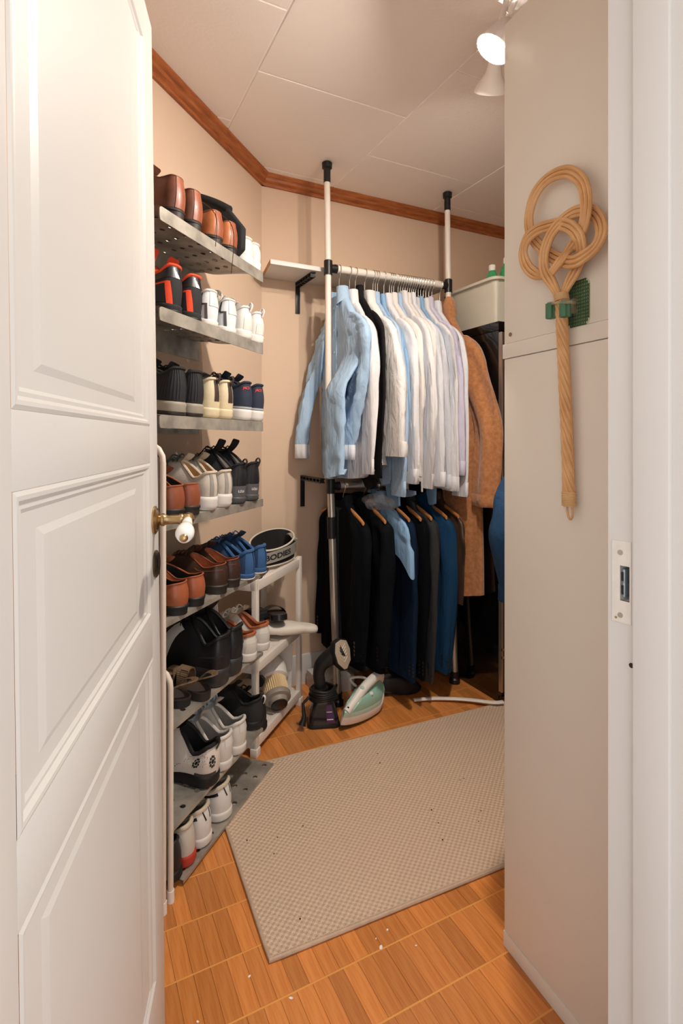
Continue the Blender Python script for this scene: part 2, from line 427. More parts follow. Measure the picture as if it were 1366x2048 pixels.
part('keyhole', dbox(hx - 0.008, hx - 0.002, hz - 0.094, hz - 0.074, 0.006, 0.0072), black_pl_m, ex)
for zz in (0.25, 1.75): part('hinge', G().cyl((DWID + 0.004, 0.004, zz), (DWID + 0.004, 0.004, zz + 0.09), 0.007, n=12), brass_m, door)

# ---------------------------------------------------------------- rug
rugm = bpy.data.materials.new('woven_rug'); rugm.use_nodes = True
_nt = rugm.node_tree; _N = _nt.nodes; _K = _nt.links; _b = _N['Principled BSDF']; _b.inputs['Roughness'].default_value = 0.9
_tc = _N.new('ShaderNodeTexCoord'); _sx = _N.new('ShaderNodeSeparateXYZ'); _K.new(_tc.outputs['Object'], _sx.inputs[0])
def _sin(out, k, ph=0.0):
    a = _N.new('ShaderNodeMath'); a.operation = 'MULTIPLY_ADD'; a.inputs[1].default_value = k; a.inputs[2].default_value = ph; _K.new(out, a.inputs[0])
    b = _N.new('ShaderNodeMath'); b.operation = 'SINE'; _K.new(a.outputs[0], b.inputs[0]); return b.outputs[0]
def _mul(a, b, op='MULTIPLY'):
    m = _N.new('ShaderNodeMath'); m.operation = op
    _K.new(a, m.inputs[0])
    if isinstance(b, (int, float)): m.inputs[1].default_value = b
    else: _K.new(b, m.inputs[1])
    return m.outputs[0]
_k = 2 * PI / 0.0185
_chk = _mul(_sin(_sx.outputs['X'], _k), _sin(_sx.outputs['Y'], _k * 1.15))
_fine = _mul(_sin(_sx.outputs['X'], _k * 4), _sin(_sx.outputs['Y'], _k * 4))
_h = _mul(_mul(_chk, 0.8), _mul(_fine, 0.35), 'ADD')
_nz = _N.new('ShaderNodeTexNoise'); _nz.inputs['Scale'].default_value = 3; _K.new(_tc.outputs['Object'], _nz.inputs[0])
_mr = _N.new('ShaderNodeMapRange'); _mr.inputs[1].default_value = -0.9; _mr.inputs[2].default_value = 0.5; _K.new(_h, _mr.inputs[0])
_rp = _N.new('ShaderNodeValToRGB'); _rp.color_ramp.elements[0].color = (*lin((200, 170, 143)), 1); _rp.color_ramp.elements[1].color = (*lin((238, 213, 188)), 1)
_K.new(_mr.outputs[0], _rp.inputs[0]); _K.new(_rp.outputs[0], _b.inputs['Base Color'])
_bp = _N.new('ShaderNodeBump'); _bp.inputs['Strength'].default_value = 0.9; _bp.inputs['Distance'].default_value = 0.003
_K.new(_h, _bp.inputs['Height']); _K.new(_bp.outputs[0], _b.inputs['Normal'])
rug = thing('rug', 'beige woven flat rug lying askew on the parquet', 'rug', RUG_O, basis(RUG_X, RUG_Y, ZV))
gg = G(); nx, ny = 44, 26; rings = []
def rug_z(x, y):
    z = 0.0068 + 0.0012 * noise.noise(V((x * 4, y * 4, 0)))
    return z
top = [[V((RUG_W * i / nx, RUG_L * j / ny, rug_z(RUG_W * i / nx, RUG_L * j / ny))) for i in range(nx + 1)] for j in range(ny + 1)]
gg.loft(top, False)
per = [p for p in top[0]] + [r[-1] for r in top[1:]] + [p for p in top[-1][::-1][1:]] + [r[0] for r in top[::-1][1:-1]]
gg.loft([per, [V((p.x, p.y, 0.0002)) for p in per]], True)
part('pile', gg, rugm, rug)
bind_m = mat('rug_binding', (196, 172, 150), 0.85, var=0.15, vscale=60, bump=0.4, bscale=300)
eb = [V((p.x, p.y, 0.0052)) for p in per]
part('edge_binding', G().tube(eb, 0.0052, 8, closed=True), bind_m, rug)
# ---------------------------------------------------------------- white wardrobe standing by the door
WD = V((0.065, 0.998, 0)).normalized(); WN = V((-WD.y, WD.x, 0)); WP0 = V((0.903, 0.951, 0)); WDEP, WWID = 0.43, 1.25
WM = basis(-WN, WD, ZV)
ward = thing('wardrobe', 'tall cream laminate wardrobe in two stacked units beside the door frame', 'wardrobe', WP0, WM)
# local: x into the wardrobe, y to its front (0 = front edge), z up
def wbox(x0, x1, y0, y1, z0, z1): return G().box(((x0 + x1) / 2, (y0 + y1) / 2, (z0 + z1) / 2), (x1 - x0, y1 - y0, z1 - z0))
part('side_panel', wbox(0, 0.018, -WDEP, 0, 0.036, 1.356), wardrobe_m, ward, bevel=0.001)
part('side_panel', wbox(WWID - .018, WWID, -WDEP, 0, 0.036, 1.356), wardrobe_m, ward, bevel=0.001)
part('upper_side_panel', wbox(0, 0.018, -WDEP, 0, 1.3915, 2.13), wardrobe_m, ward, bevel=0.001)
part('upper_side_panel', wbox(WWID - .018, WWID, -WDEP, 0, 1.3915, 2.13), wardrobe_m, ward, bevel=0.001)
part('plinth', wbox(-0.002, WWID, -WDEP, 0.002, 0, 0.035), wardrobe_m, ward, bevel=0.001)
part('middle_board', wbox(-0.003, WWID, -WDEP, 0.003, 1.3575, 1.3905), wardrobe_m, ward, bevel=0.001)
part('top_board', wbox(0.018, WWID - .018, -WDEP, 0, 2.112, 2.13), wardrobe_m, ward)
part('back_panel', wbox(0.018, WWID - .018, -WDEP, -WDEP + 0.006, 0.036, 2.112), wardrobe_m, ward)
for k in range(3):
    x0 = 0.002 + k * WWID / 3; x1 = x0 + WWID / 3 - 0.004
    for z0, z1 in ((0.04, 1.354), (1.394, 2.128)):
        dd = part('wardrobe_door', wbox(x0, x1, -0.02, -0.001, z0, z1), wardrobe_m, ward, bevel=0.001)
        part('knob', G().lathe([(0.006, 0), (0.006, 0.01), (0.013, 0.016), (0.013, 0.02), (0.006, 0.024)], 16, Matrix.Translation((x1 - 0.05, 0, 1.0 if z0 < 1 else 1.5)) @ Matrix.Rotation(-PI / 2, 4, 'X')), steel_m, dd)
def whit(px, py, off=0.0): return hit(px, py, WN, WP0 + WN * off)
c = whit(1021, 669)
part('screw_cap', G().cyl(c - WN * 0.002, c + WN * 0.0012, 0.0048, n=14), mat('cap_brown', (132, 104, 84), 0.5), ward, world=True)

# ---------------------------------------------------------------- carpet beater in its clip
crop = lambda cx, cy: (1000 + cx * 230 / 1308.0, 320 + cy * 230 / 1308.0)
def bp3(cx, cy, off): p = crop(cx, cy); return whit(p[0], p[1], off)
beater = thing('carpet_beater', 'rattan carpet beater with knotted loops and twisted handle hung on the wardrobe side', 'carpet beater', whit(1138, 1038, 0.02))
P1 = [(662, 1530, .030), (590, 1400, .030), (510, 1260, .036), (495, 1120, .040), (525, 970, .040), (600, 810, .030), (730, 670, .024), (880, 585, .020), (1040, 590, .018), (1130, 690, .022), (1155, 830, .026),
      (1090, 980, .030), (960, 1090, .038), (830, 1160, .040), (690, 1140, .030), (540, 1060, .022), (430, 960, .018), (360, 860, .018), (330, 740, .026), (335, 600, .028), (390, 410, .028), (500, 250, .026), (650, 155, .026),
      (800, 140, .026), (920, 230, .026), (975, 400, .028), (975, 600, .036), (945, 760, .036), (890, 880, .024), (800, 1010, .022), (700, 1130, .040), (588, 1275, .042)]
P2 = [(722, 1530, .026), (780, 1400, .024), (860, 1250, .022), (915, 1120, .020), (925, 1000, .028), (890, 870, .040), (810, 770, .040), (700, 730, .026), (570, 745, .024), (430, 790, .034), (320, 880, .040), (268, 1010, .034),
      (272, 1130, .030), (330, 1240, .028), (410, 1300, .022), (490, 1312, .018)]
def strands(path, offs, r=0.0043):
    c = smooth_path([bp3(*q) for q in path], 5); out = []
    for o in offs:
        pts = []
        for i, p in enumerate(c):
            t = (c[min(i + 1, len(c) - 1)] - c[max(i - 1, 0)]).normalized()
            sd = t.cross(WN).normalized()
            pinch = 0.55 + 0.45 * sstep(0, 8, min(i, len(c) - 1 - i)) if True else 1
            pts.append(p + sd * o * pinch + WN * 0.0006 * math.sin(i * 0.4 + o * 900))
        out.append(pts)
    return out
for k, pts in enumerate(strands(P1, (-0.0085, 0.0, 0.0085)) + strands(P2, (-0.0085, 0.0, 0.0085))):
    part('rattan_strand', G().tube(pts, 0.0043, 8), rattan_m, beater, world=True)
hp = [whit(1122, 590, .030), whit(1126, 700, .022), whit(1133, 850, .020), whit(1138, 1000, .018)]
hc = smooth_path(hp, 20)
side = lambda t: t.cross(WN).normalized()
for k in range(6):
    pts = []
    for i, p in enumerate(hc):
        t = (hc[min(i + 1, len(hc) - 1)] - hc[max(i - 1, 0)]).normalized(); sd = side(t)
        a = 2 * PI * k / 6 + i * 0.33
        rr = 0.0078
        pts.append(p + sd * math.cos(a) * rr * 1.05 + WN * math.sin(a) * rr * 0.8)
    part('handle_strand', G().tube(pts, 0.0046, 8), rattan_m, beater, world=True)
def ringwrap(p, q, n, rad, th, nm):
    g = G(); p = V(p); q = V(q); ax = (q - p).normalized(); sd = side(ax)
    pts = []
    for i in range(n * 16 + 1):
        a = 2 * PI * i / 16; c = p.lerp(q, i / (n * 16))
        pts.append(c + (sd * math.cos(a) + WN * math.sin(a) * 0.85) * rad)
    return part(nm, g.tube(pts, th, 6), mat('cane_binding', (222, 184, 134), 0.5, var=0.2, vscale=30), beater, world=True)
ringwrap(whit(1122, 588, .030), whit(1124, 602, .029), 5, 0.0135, 0.0018, 'neck_binding')
ringwrap(whit(1137.5, 984, .018), whit(1138, 1013, .018), 9, 0.0128, 0.0018, 'end_binding')
part('hanging_loop', G().tube(smooth_path([whit(1134, 1012, .018), whit(1136, 1030, .018), whit(1141, 1039, .018), whit(1145, 1030, .018), whit(1144, 1012, .018)], 6), 0.002, 6), rattan_m, beater, world=True)
green_m = mat('green_rubber', (74, 122, 92), 0.5, var=0.15, vscale=30)
greend_m = mat('green_mesh', (58, 92, 62), 0.6)
clip = thing('broom_clip', 'green and clear plastic broom clip stuck on the wardrobe side', 'broom clip', whit(1158, 652))
pc = whit(1158, 607)
PX = V((WD.x, WD.y, 0)) * -1.0    # towards the camera along the panel
pb = basis(PX, ZV, -WN if PX.cross(ZV).dot(-WN) > 0 else WN)
pd = (whit(1180, 607) - whit(1137, 607)).length; ph = (whit(1158, 560) - whit(1158, 653)).length
cm = Matrix.Translation(pc) @ pb.to_4x4()
zdir = 1 if (pb @ V((0, 0, 1))).dot(WN) > 0 else -1
part('backing_pad', G().prism(rounded_rect(pd, ph, 0.014), 0.0018 * zdir, cm), mat('pale_adhesive', (196, 200, 160), 0.6), clip, world=True)
mg = G(); cells = 13
for i in range(cells + 1):
    for vert in (0, 1):
        f = -0.5 + i / cells
        lim = 0.5 - (0.0 if abs(f) < 0.36 else (abs(f) - 0.36) * 0.9)
        ext = (ph if vert else pd) * lim * 2
        w = 0.0016
        ctr = V((f * pd * 0.96, 0, 0.0026 * zdir)) if vert else V((0, f * ph * 0.96, 0.0026 * zdir))
        dim = (w, ext * 0.97, 0.0016) if vert else (ext * 0.97, w, 0.0016)
        b = G().box(ctr, dim); mg.add([cm @ p for p in b.v], b.f)
part('mesh', mg, greend_m, clip, world=True, kind='stuff')
clear_m = mat('clear_plastic', (214, 206, 176), 0.2, trans=0.55, alpha=0.75)
def cl(px, py, off): return (cm.inverted() @ whit(px, py, 0)) + V((0, 0, off * zdir))
q = cl(1144, 616, 0.0075)
part('clear_body', (lambda b: G().add([cm @ p for p in b.v], b.f))(G().box(q, (0.034, 0.030, 0.0125))), clear_m, clip, world=True, bevel=0.003)
for px, py, hgt, off in ((1130, 618, 0.030, 0.051), (1102, 622, 0.030, 0.031)):
    c = whit(px, py, off); g = G()
    prof = [(math.cos(2 * PI * k / 24) * (0.0088 + (0.0016 if k % 3 == 0 else -0.0006)), math.sin(2 * PI * k / 24) * (0.0088 + (0.0016 if k % 3 == 0 else -0.0006))) for k in range(24)]
    rl = part('roller', g.prism(prof, hgt, Matrix.Translation(c - ZV * hgt / 2)), green_m, clip, world=True)
    part('roller_end', G().cyl(c + ZV * (hgt / 2), c + ZV * (hgt / 2 + 0.002), 0.007, n=14), clear_m, rl, world=True)
c0, c1 = whit(1144, 606, 0.016), whit(1104, 606, 0.02)
part('clip_arm', G().tube([whit(1150, 606, .012), whit(1143, 604, .051), whit(1130, 604, .062), whit(1112, 606, .052), whit(1102, 608, .031)], 0.003, 8), clear_m, clip, world=True)

# ---------------------------------------------------------------- black cabinet with a bin on it
BX0, BX1, BY0, BY1, BH = 1.716, 2.14, 1.845, 2.39, 1.70
bc = thing('black_cabinet', 'tall glossy black cabinet in the corner behind the brown robe', 'cabinet', (BX0, BY0, 0))
def wb(x0, x1, y0, y1, z0, z1): return G().box(((x0 + x1) / 2, (y0 + y1) / 2, (z0 + z1) / 2), (x1 - x0, y1 - y0, z1 - z0))
part('side_panel', wb(BX0, BX0 + .018, BY0, BY1, 0, BH - .04), black_cab_m, bc, world=True, bevel=0.001)
part('side_panel', wb(BX1 - .018, BX1, BY0, BY1, 0, BH - .04), black_cab_m, bc, world=True, bevel=0.001)
part('back_panel', wb(BX0 + .018, BX1 - .018, BY1 - .01, BY1, 0, BH - .04), black_cab_m, bc, world=True)
part('top_board', wb(BX0 - .004, BX1, BY0 - .006, BY1, BH - .04, BH), black_cab_m, bc, world=True, bevel=0.002)
part('plinth', wb(BX0 + .018, BX1 - .018, BY0 + .03, BY0 + .045, 0, 0.07), black_cab_m, bc, world=True)
bd = part('cabinet_door', wb(BX0 + .006, BX1 - .004, BY0 - .02, BY0 - .001, 0.05, BH - .05), dark_brown_m, bc, world=True, bevel=0.001)
part('door_edge', wb(BX0 + .001, BX0 + .006, BY0 - .021, BY0 - .001, 0.05, BH - .05), alu_m, bd, world=True)
for zz in (0.2, 0.235): part('hinge', wb(BX0 - .001, BX0 + .012, BY0 - .025, BY0 - .02, zz, zz + .012), steel_m, bc, world=True)
bin_m = mat('milky_plastic', (226, 222, 206), 0.35, trans=0.25, var=0.03, vscale=6)
NX0, NX1, NY0, NY1, NZ0, NZ1 = 1.722, 2.12, 1.87, 2.25, BH + .001, 1.912
def binring(e, z): 
    cx, cy = (NX0 + NX1) / 2, (NY0 + NY1) / 2
    return [V((cx + x, cy + y, z)) for x, y in rounded_rect(NX1 - NX0 + 2 * e, NY1 - NY0 + 2 * e, 0.03 + max(e, -.02), 4)]
bn = thing('storage_bin', 'milky white plastic storage bin on top of the black cabinet', 'storage bin', ((NX0 + NX1) / 2, (NY0 + NY1) / 2, NZ0))
part('tub', G().loft([binring(-.016, NZ0), binring(-.006, NZ1 - .012), binring(-.009, NZ1 - .012), binring(-.019, NZ0 + .004)], True, True, True), bin_m, bn, world=True)
part('rim', G().loft([binring(-.008, NZ1 - .014), binring(.010, NZ1 - .014), binring(.011, NZ1 - .002), binring(.006, NZ1), binring(-.004, NZ1), binring(-.008, NZ1 - .014)], True), bin_m, bn, world=True)
gb_m = mat('green_bottle_plastic', (52, 150, 96), 0.3)
for (x, y, top, lab) in ((1.862, 1.945, 2.035, 'green bottle with a white cap standing in the bin, the taller one'), (1.812, 1.99, 2.005, 'green bottle with a white cap standing in the bin, the shorter one')):
    bt = thing('bottle', lab, 'bottle', (x, y, NZ0 + .005), group='bottles in the storage bin')
    h = top - NZ0 - .005
    part('body', G().lathe([(0.028, 0), (0.032, 0.004), (0.032, h - 0.075), (0.028, h - 0.055), (0.015, h - 0.032), (0.013, h - 0.026)], 20), gb_m, bt)
    part('cap', G().lathe([(0.016, h - 0.028), (0.0165, h - 0.004), (0.014, h)], 18), white_pl_m, bt)

# ---------------------------------------------------------------- ceiling lamp: rail, lit globe and a bell shade
lamp = thing('ceiling_lamp', 'white ceiling spot rail with a glowing bulb and a bell shade', 'lamp', (1.055, 1.0, 2.33))
shade_m = mat('lamp_enamel', (236, 230, 226), 0.4)
part('rail', wb(1.02, 1.09, 0.55, 1.10, 2.335, 2.401), shade_m, lamp, world=True, bevel=0.003)
glow_m = mat('lit_bulb', (255, 246, 232), 0.5, emit=(LAMP_COLOUR, LAMP_STRENGTH))
BUL = V((0.974, 1.055, 2.177))
part('lamp_arm', G().tube([V((1.06, 1.07, 2.34)), V((1.065, 1.10, 2.325)), V((1.075, 1.12, 2.345)), V((1.085, 1.165, 2.300))], 0.008, 10), shade_m, lamp, world=True)
part('lamp_arm', G().tube([V((1.04, 1.085, 2.34)), V((1.02, 1.085, 2.28)), V((1.0, 1.06, 2.235)), BUL + V((0.028, -0.018, 0.045))], 0.008, 10), shade_m, lamp, world=True)
sd_ = V((-0.45, 0.28, -0.84)).normalized()
sm_ = Matrix.Translation(BUL - sd_ * 0.035) @ sd_.to_track_quat('Z', 'Y').to_matrix().to_4x4()
part('spot_shade', G().lathe([(0.012, -0.03), (0.022, -0.024), (0.032, 0.0), (0.042, 0.03), (0.047, 0.050), (0.045, 0.050), (0.039, 0.03), (0.029, 0.0), (0.012, -0.018)], 28, sm_, cap=False), shade_m, lamp, world=True)
part('bulb', G().lathe([(0.028, 0.012), (0.038, 0.034), (0.041, 0.042), (0.034, 0.050), (0.020, 0.055), (0.003, 0.057)], 24, sm_), glow_m, lamp, world=True)
bax = V((0.35, 0.62, -0.70)).normalized()
bell = Matrix.Translation((1.126, 1.242, 2.208)) @ (-bax).to_track_quat('Z', 'Y').to_matrix().to_4x4()
sh = part('bell_shade', G().lathe([(0.050, 0.0), (0.049, 0.004), (0.040, 0.022), (0.024, 0.045), (0.018, 0.075), (0.020, 0.105), (0.012, 0.115), (0.010, 0.112), (0.016, 0.10), (0.015, 0.075), (0.021, 0.046), (0.037, 0.021), (0.046, 0.004)], 28, bell, cap=False), shade_m, lamp, world=True)
part('bulb', G().lathe([(0.002, 0.012), (0.014, 0.018), (0.018, 0.030), (0.014, 0.044), (0.010, 0.06)], 18, bell), mat('lit_bulb_down', (255, 246, 232), 0.5, emit=(LAMP_COLOUR, LAMP_STRENGTH)), lamp, world=True)
# ---------------------------------------------------------------- galvanised shoe shelves on the left wall
SH_Z = [1.760, 1.507, 1.234, 0.963, 0.704, 0.424, 0.157]
SH_D, T0, T1 = 0.28, 0.553, 1.13
RISE = 0.026                                                       # shelves climb slightly towards the wall
SHELF_WORD = ['top', 'second', 'third', 'fourth', 'fifth', 'sixth', 'seventh']
LM = basis(LA, LN, ZV)                                             # local x along wall, y out from it, z up
hole_m = black_pl_m
def perforated(x0, x1, y0, y1, zf, holes, r=0.0085):
    """a sheet with round holes punched on a slanted lattice; zf(y) is the height"""
    g = G(); px, py = 0.070, 0.0415
    ys = [y0]; y = y1 - 0.0235 - py * math.floor((y1 - 0.03 - y0) / py)
    rows = []
    y = y1 - 0.023
    while y > y0 + 0.02: rows.append(y); y -= py
    rows = rows[::-1]
    prev = y0
    for k, yc in enumerate(rows):
        lo, hi = yc - py / 2, yc + py / 2
        if k == 0 and lo > y0: g.add([(x0, y0, zf(y0)), (x1, y0, zf(y0)), (x1, lo, zf(lo)), (x0, lo, zf(lo))], [(0, 1, 2, 3)])
        off = 0.016 * (k % 5)
        xs = []; x = x0 + 0.022 + off
        while x < x1 - 0.015: xs.append(x); x += px
        cur = x0
        for xc in xs:
            a, b = xc - py / 2, xc + py / 2
            a = max(a, x0); b = min(b, x1)
            if a > cur: g.add([(cur, lo, zf(lo)), (a, lo, zf(lo)), (a, hi, zf(hi)), (cur, hi, zf(hi))], [(0, 1, 2, 3)])
            sq = [(b, yc), (b, hi), (xc, hi), (a, hi), (a, yc), (a, lo), (xc, lo), (b, lo)]
            ci = [(xc + r * math.cos(i * PI / 4), yc + r * math.sin(i * PI / 4)) for i in range(8)]
            g.loft([[(p[0], p[1], zf(p[1])) for p in sq], [(p[0], p[1], zf(p[1])) for p in ci], [(p[0], p[1], zf(p[1]) - 0.002) for p in ci]], True)
            cur = b
        if cur < x1: g.add([(cur, lo, zf(lo)), (x1, lo, zf(lo)), (x1, hi, zf(hi)), (cur, hi, zf(hi))], [(0, 1, 2, 3)])
        if k == len(rows) - 1 and hi < y1: g.add([(x0, hi, zf(hi)), (x1, hi, zf(hi)), (x1, y1, zf(y1)), (x0, y1, zf(y1))], [(0, 1, 2, 3)])
    return g
lipsheet = [(-0.288, -0.036)] 
LIPH = [0.036, 0.036, 0.034, 0.026, 0.014, 0.012, 0.010]
for i, z in enumerate(SH_Z):
    T1 = 1.13 if i < 3 else (t_at(326, 0.304) - 0.013 if i < 5 else t_at(341, 0.300) - 0.013)
    s = thing('shoe_shelf', 'galvanised perforated metal shoe shelf, %s from the ceiling' % SHELF_WORD[i].replace('top', 'first'), 'shelf', LW((T0 + T1) / 2, 0, z - 0.036), LM, group='metal shoe shelves on the diagonal wall')
    hl = (T1 - T0) / 2
    zf = lambda y: 0.036 + RISE * (1 - y / SH_D)
    pl = part('sheet', perforated(-hl, hl, 0.001, SH_D, zf, True), galv_m, s, smooth=0)
    lb = 0.0362 - LIPH[i]; lip = [(-hl, lb), (-hl, 0.036), (hl - 0.008, 0.036), (hl - 0.003, 0.034), (hl, 0.030), (hl, lb + min(0.01, LIPH[i] * .3)), (hl - 0.003, lb + 0.001), (hl - 0.008, lb)]
    part('front_lip', G().prism(lip, 0.0025, Matrix.Translation((0, SH_D + 0.0025, 0)) @ basis((1, 0, 0), (0, 0, 1), (0, -1, 0)).to_4x4()), galv_m, s, smooth=0)
    fh = 0.068 if i < 6 else 0.036
    part('wall_flange', G().box((-0.015, 0.003, 0.036 + RISE - fh / 2), (hl * 2 + 0.03, 0.003, fh)), galv_m, s)
    for sx in (hl - 0.006,):
        tri = [(0.002, 0.036 + RISE), (0.002, -0.02), (0.03, -0.012), (SH_D - 0.02, 0.03)] if i < 6 else [(0.002, 0.036 + RISE), (0.002, 0.024), (SH_D - 0.02, 0.03)]
        part('bracket', G().prism(tri, 0.003, Matrix.Translation((sx, 0, 0)) @ basis((0, 1, 0), (0, 0, 1), (1, 0, 0)).to_4x4()), galv_m, s, smooth=0)
# the lowest one is a plate lying on the floor and the rug
s8 = thing('floor_plate', 'perforated galvanised plate lying on the floor under the shelves, overlapping the rug', 'shelf', LW(0.86, 0, 0.0), LM)
part('sheet', perforated(-0.345, 0.20, 0.02, 0.302, lambda y: 0.0155, True), galv_m, s8, smooth=0)
part('front_lip', G().box((-0.0725, 0.3032, 0.0118), (0.545, 0.0024, 0.0085)), galv_m, s8)

# white tube end frames beside the shelves
frame_m = mat('cream_tube', (222, 210, 196), 0.4)
for nm, tt, s0, s1, ztop, lab in (('tall', t_at(326, 0.304), 0.06, 0.304, 1.158, 'tall white tubular shoe rack end frame close to the open door'),
                                  ('short', t_at(341, 0.300), 0.06, 0.300, 0.585, 'short white tubular shoe rack end frame close to the open door')):
    fr = thing('rack_end_frame', lab, 'rack frame', LW(tt, 0.17, 0))
    rr = 0.0075
    pts = [LW(tt, s1, 0), LW(tt, s1, ztop - 0.045)] + [LW(tt, s1 - 0.04 + 0.04 * math.cos(a), ztop - 0.04 + 0.04 * math.sin(a)) for a in (0.3, 0.8, 1.25)] \
        + [LW(tt, s1 - 0.04, ztop)] + [LW(tt, s0 + 0.04, ztop)] + [LW(tt, s0 + 0.04 - 0.04 * math.sin(a), ztop - 0.04 + 0.04 * math.cos(a)) for a in (0.5, 1.1)] + [LW(tt, s0, ztop - 0.045), LW(tt, s0, 0)]
    part('tube', G().tube(pts, rr, 10), frame_m, fr, world=True)
    part('web_panel', G().add([LW(tt, s0, 0.05), LW(tt, s1 - .012, 0.05), LW(tt, s1 - .012, ztop - 0.03), LW(tt, s0, ztop - 0.03), LW(tt - .003, s0, 0.05), LW(tt - .003, s1 - .012, 0.05), LW(tt - .003, s1 - .012, ztop - 0.03), LW(tt - .003, s0, ztop - 0.03)],
         [(0, 1, 2, 3), (4, 5, 6, 7), (0, 1, 5, 4), (1, 2, 6, 5), (2, 3, 7, 6), (3, 0, 4, 7)]), mat('grey_web', (150, 150, 148), 0.5), fr, world=True)
    for ss in (s0, s1): part('foot', G().cyl(LW(tt, ss, 0), LW(tt, ss, 0.03), 0.0095, n=12), white_pl_m, fr, world=True)

# ---------------------------------------------------------------- shoes
def leather(n, c, c2, **k): return mat(n, c, k.pop('rough', 0.42), rgb2=c2, vscale=k.pop('vscale', 14), bump=0.15, bscale=140, coat=0.06, **k)
def knit(n, c, **k): return mat(n, c, 0.8, var=k.pop('var', 0.12), vscale=30, bump=0.35, bscale=k.pop('bscale', 260), **k)
def rubber(n, c, **k): return mat(n, c, 0.55, var=0.06, vscale=14, **k)
WB = [(0, 0.030), (0.12, 0.034), (0.36, 0.0335), (0.55, 0.040), (0.72, 0.0445), (0.85, 0.042), (1, 0.036)]
PAIRS = {}
FOOTWEAR = []
def shoe(label, group, root_m, L=0.262, wid=1.0, th=0.033, tf=0.022, hz=0.075, hs=0.052, hf=0.085, x1=0.47, up=None, sole=None, lin_=None, collar=None, laces=None, tongue=None,
         patches=(), dress=False, pointy=1.0, pull=None, tonguelen=0.026, text=None, loose=False, opening=1.0, midsole=None, mess=0, emblem=False, seed=0, pad=0.0045, name='shoe', cat='shoe', elastic=False, bow=True):
    rnd = random.Random(seed * 13 + 5)
    if group:
        nth = PAIRS.get(group, 0); PAIRS[group] = nth + 1
        if len(label.split()) <= 12: label += (', nearer the door', ', nearer the corner')[nth]
    root = thing(name, label, cat, root_m.translation, root_m.to_3x3(), group)
    FOOTWEAR.append(root)
    NT, NS = 44, 10
    def plan(u, sg):
        w = interp(WB, u) * wid
        if u < 0.11: w *= math.sqrt(max(0, 1 - ((0.11 - u) / 0.11) ** 2))
        if u > 0.78: w *= max(0, 1 - ((u - 0.78) / 0.22) ** (2.2 * pointy)) ** 0.55
        return V((u * L, sg * w + 0.006 * math.sin(PI * u) * 0.6, 0))
    def z0(u): return lerp(th, tf, sstep(0.22, 0.62, u)) + 0.012 * max(0, (u - 0.72) / 0.28) ** 2
    def P(th_):
        u = (1 - math.cos(th_)) / 2; sg = 1 if math.sin(th_) >= 0 else -1
        p = plan(u, sg); p.z = z0(u); return p, u
    xa, xb = 0.012, x1 * L
    def Cc(th_):
        v = (1 - math.cos(th_)) / 2; sg = 1 if math.sin(th_) >= 0 else -1
        w = lerp(0.027, 0.016, sstep(0.35, 1.0, v)) * wid * opening
        if v < 0.16: w *= math.sqrt(max(0, 1 - ((0.16 - v) / 0.16) ** 2))
        if v > 0.8: w *= math.sqrt(max(0, 1 - ((v - 0.8) / 0.2) ** 2))
        z = interp([(0, hz), (0.08, hz * 0.985), (0.28, lerp(hz, hs, 0.75)), (0.45, hs), (0.75, lerp(hs, hf, 0.6)), (1, hf)], v)
        return V((lerp(xa, xb, v), sg * w, th + z)), v
    def Sf(th_, s, out=0.0):
        p, u = P(th_); c, v = Cc(th_)
        f = sstep(0.30, 0.85, u)
        e = s
        k = 1.15 + 1.25 * f
        q = p.lerp(c, e)
        q.z = p.z + (c.z - p.z) * (1 - (1 - s) ** k)
        n = V((p.x - lerp(xa, xb, 0.5), p.y * 2.2, 0)); n = n.normalized() if n.length > 1e-6 else V((-1, 0, 0))
        if u < 0.05: n = V((-1, 0, 0)).lerp(n, u / 0.05).normalized()
        bul = 0.0045 * math.sin(PI * min(1, s * 1.15)) * (1 - 0.5 * f)
        wr = 0.0012 * math.sin(9 * u + 5 * s + seed) * (0.3 + f)
        q += n * (bul + out) + V((0, 0, out * 0.6 * f + wr * f))
        return q
    ths = [2 * PI * j / NT for j in range(NT)]
    rings = [[Sf(t, i / NS) for t in ths] for i in range(NS + 1)]
    upo = part('upper', G().loft(rings, True), up, root, smooth=70)
    # sole
    def ring(sc, zz):
        o = []
        for t in ths:
            p, u = P(t); c = V((L * 0.5, 0, 0)); q = c + (p - c) * 1.0
            n = V((p.x - L * 0.5, p.y * 3, 0)); n = n.normalized() if n.length > 1e-6 else V((1, 0, 0))
            q += n * sc; q.z = zz(u); o.append(q)
        return o
    spr = lambda u: 0.011 * max(0, (u - 0.70) / 0.30) ** 2
    if dress:
        so = part('sole', G().loft([ring(-0.002, lambda u: z0(u) - 0.007), ring(0.003, lambda u: z0(u) - 0.006), ring(0.0035, lambda u: z0(u) - 0.001), ring(0.0, lambda u: z0(u) + 0.002)], True, True, True), sole, root)
        hr = []
        for sc, zz in ((0.0, 0.0), (0.001, th - 0.0065)):
            o = []
            for k in range(24):
                a = 2 * PI * k / 24; x = 0.036 + 0.038 * math.cos(a); y = 0.032 * wid * math.sin(a)
                if x > 0.055: x = 0.055 + (x - 0.055) * 0.2
                o.append(V((x, y, zz if zz == 0 else z0(x / L) - 0.0065)))
            hr.append(o)
        part('heel_block', G().loft(hr, True, True, True), sole, so)
    else:
        mz = lambda k: (lambda u: lerp(spr(u), z0(u), k))
        so = part('sole', G().loft([ring(-0.004, mz(0)), ring(0.001, mz(0.10)), ring(0.0045, mz(0.35)), ring(0.003, mz(0.6)), ring(0.0045, mz(0.8)), ring(0.002, mz(1.0)), ring(-0.002, lambda u: z0(u) + 0.002)], True, True, True), sole, root, smooth=60)
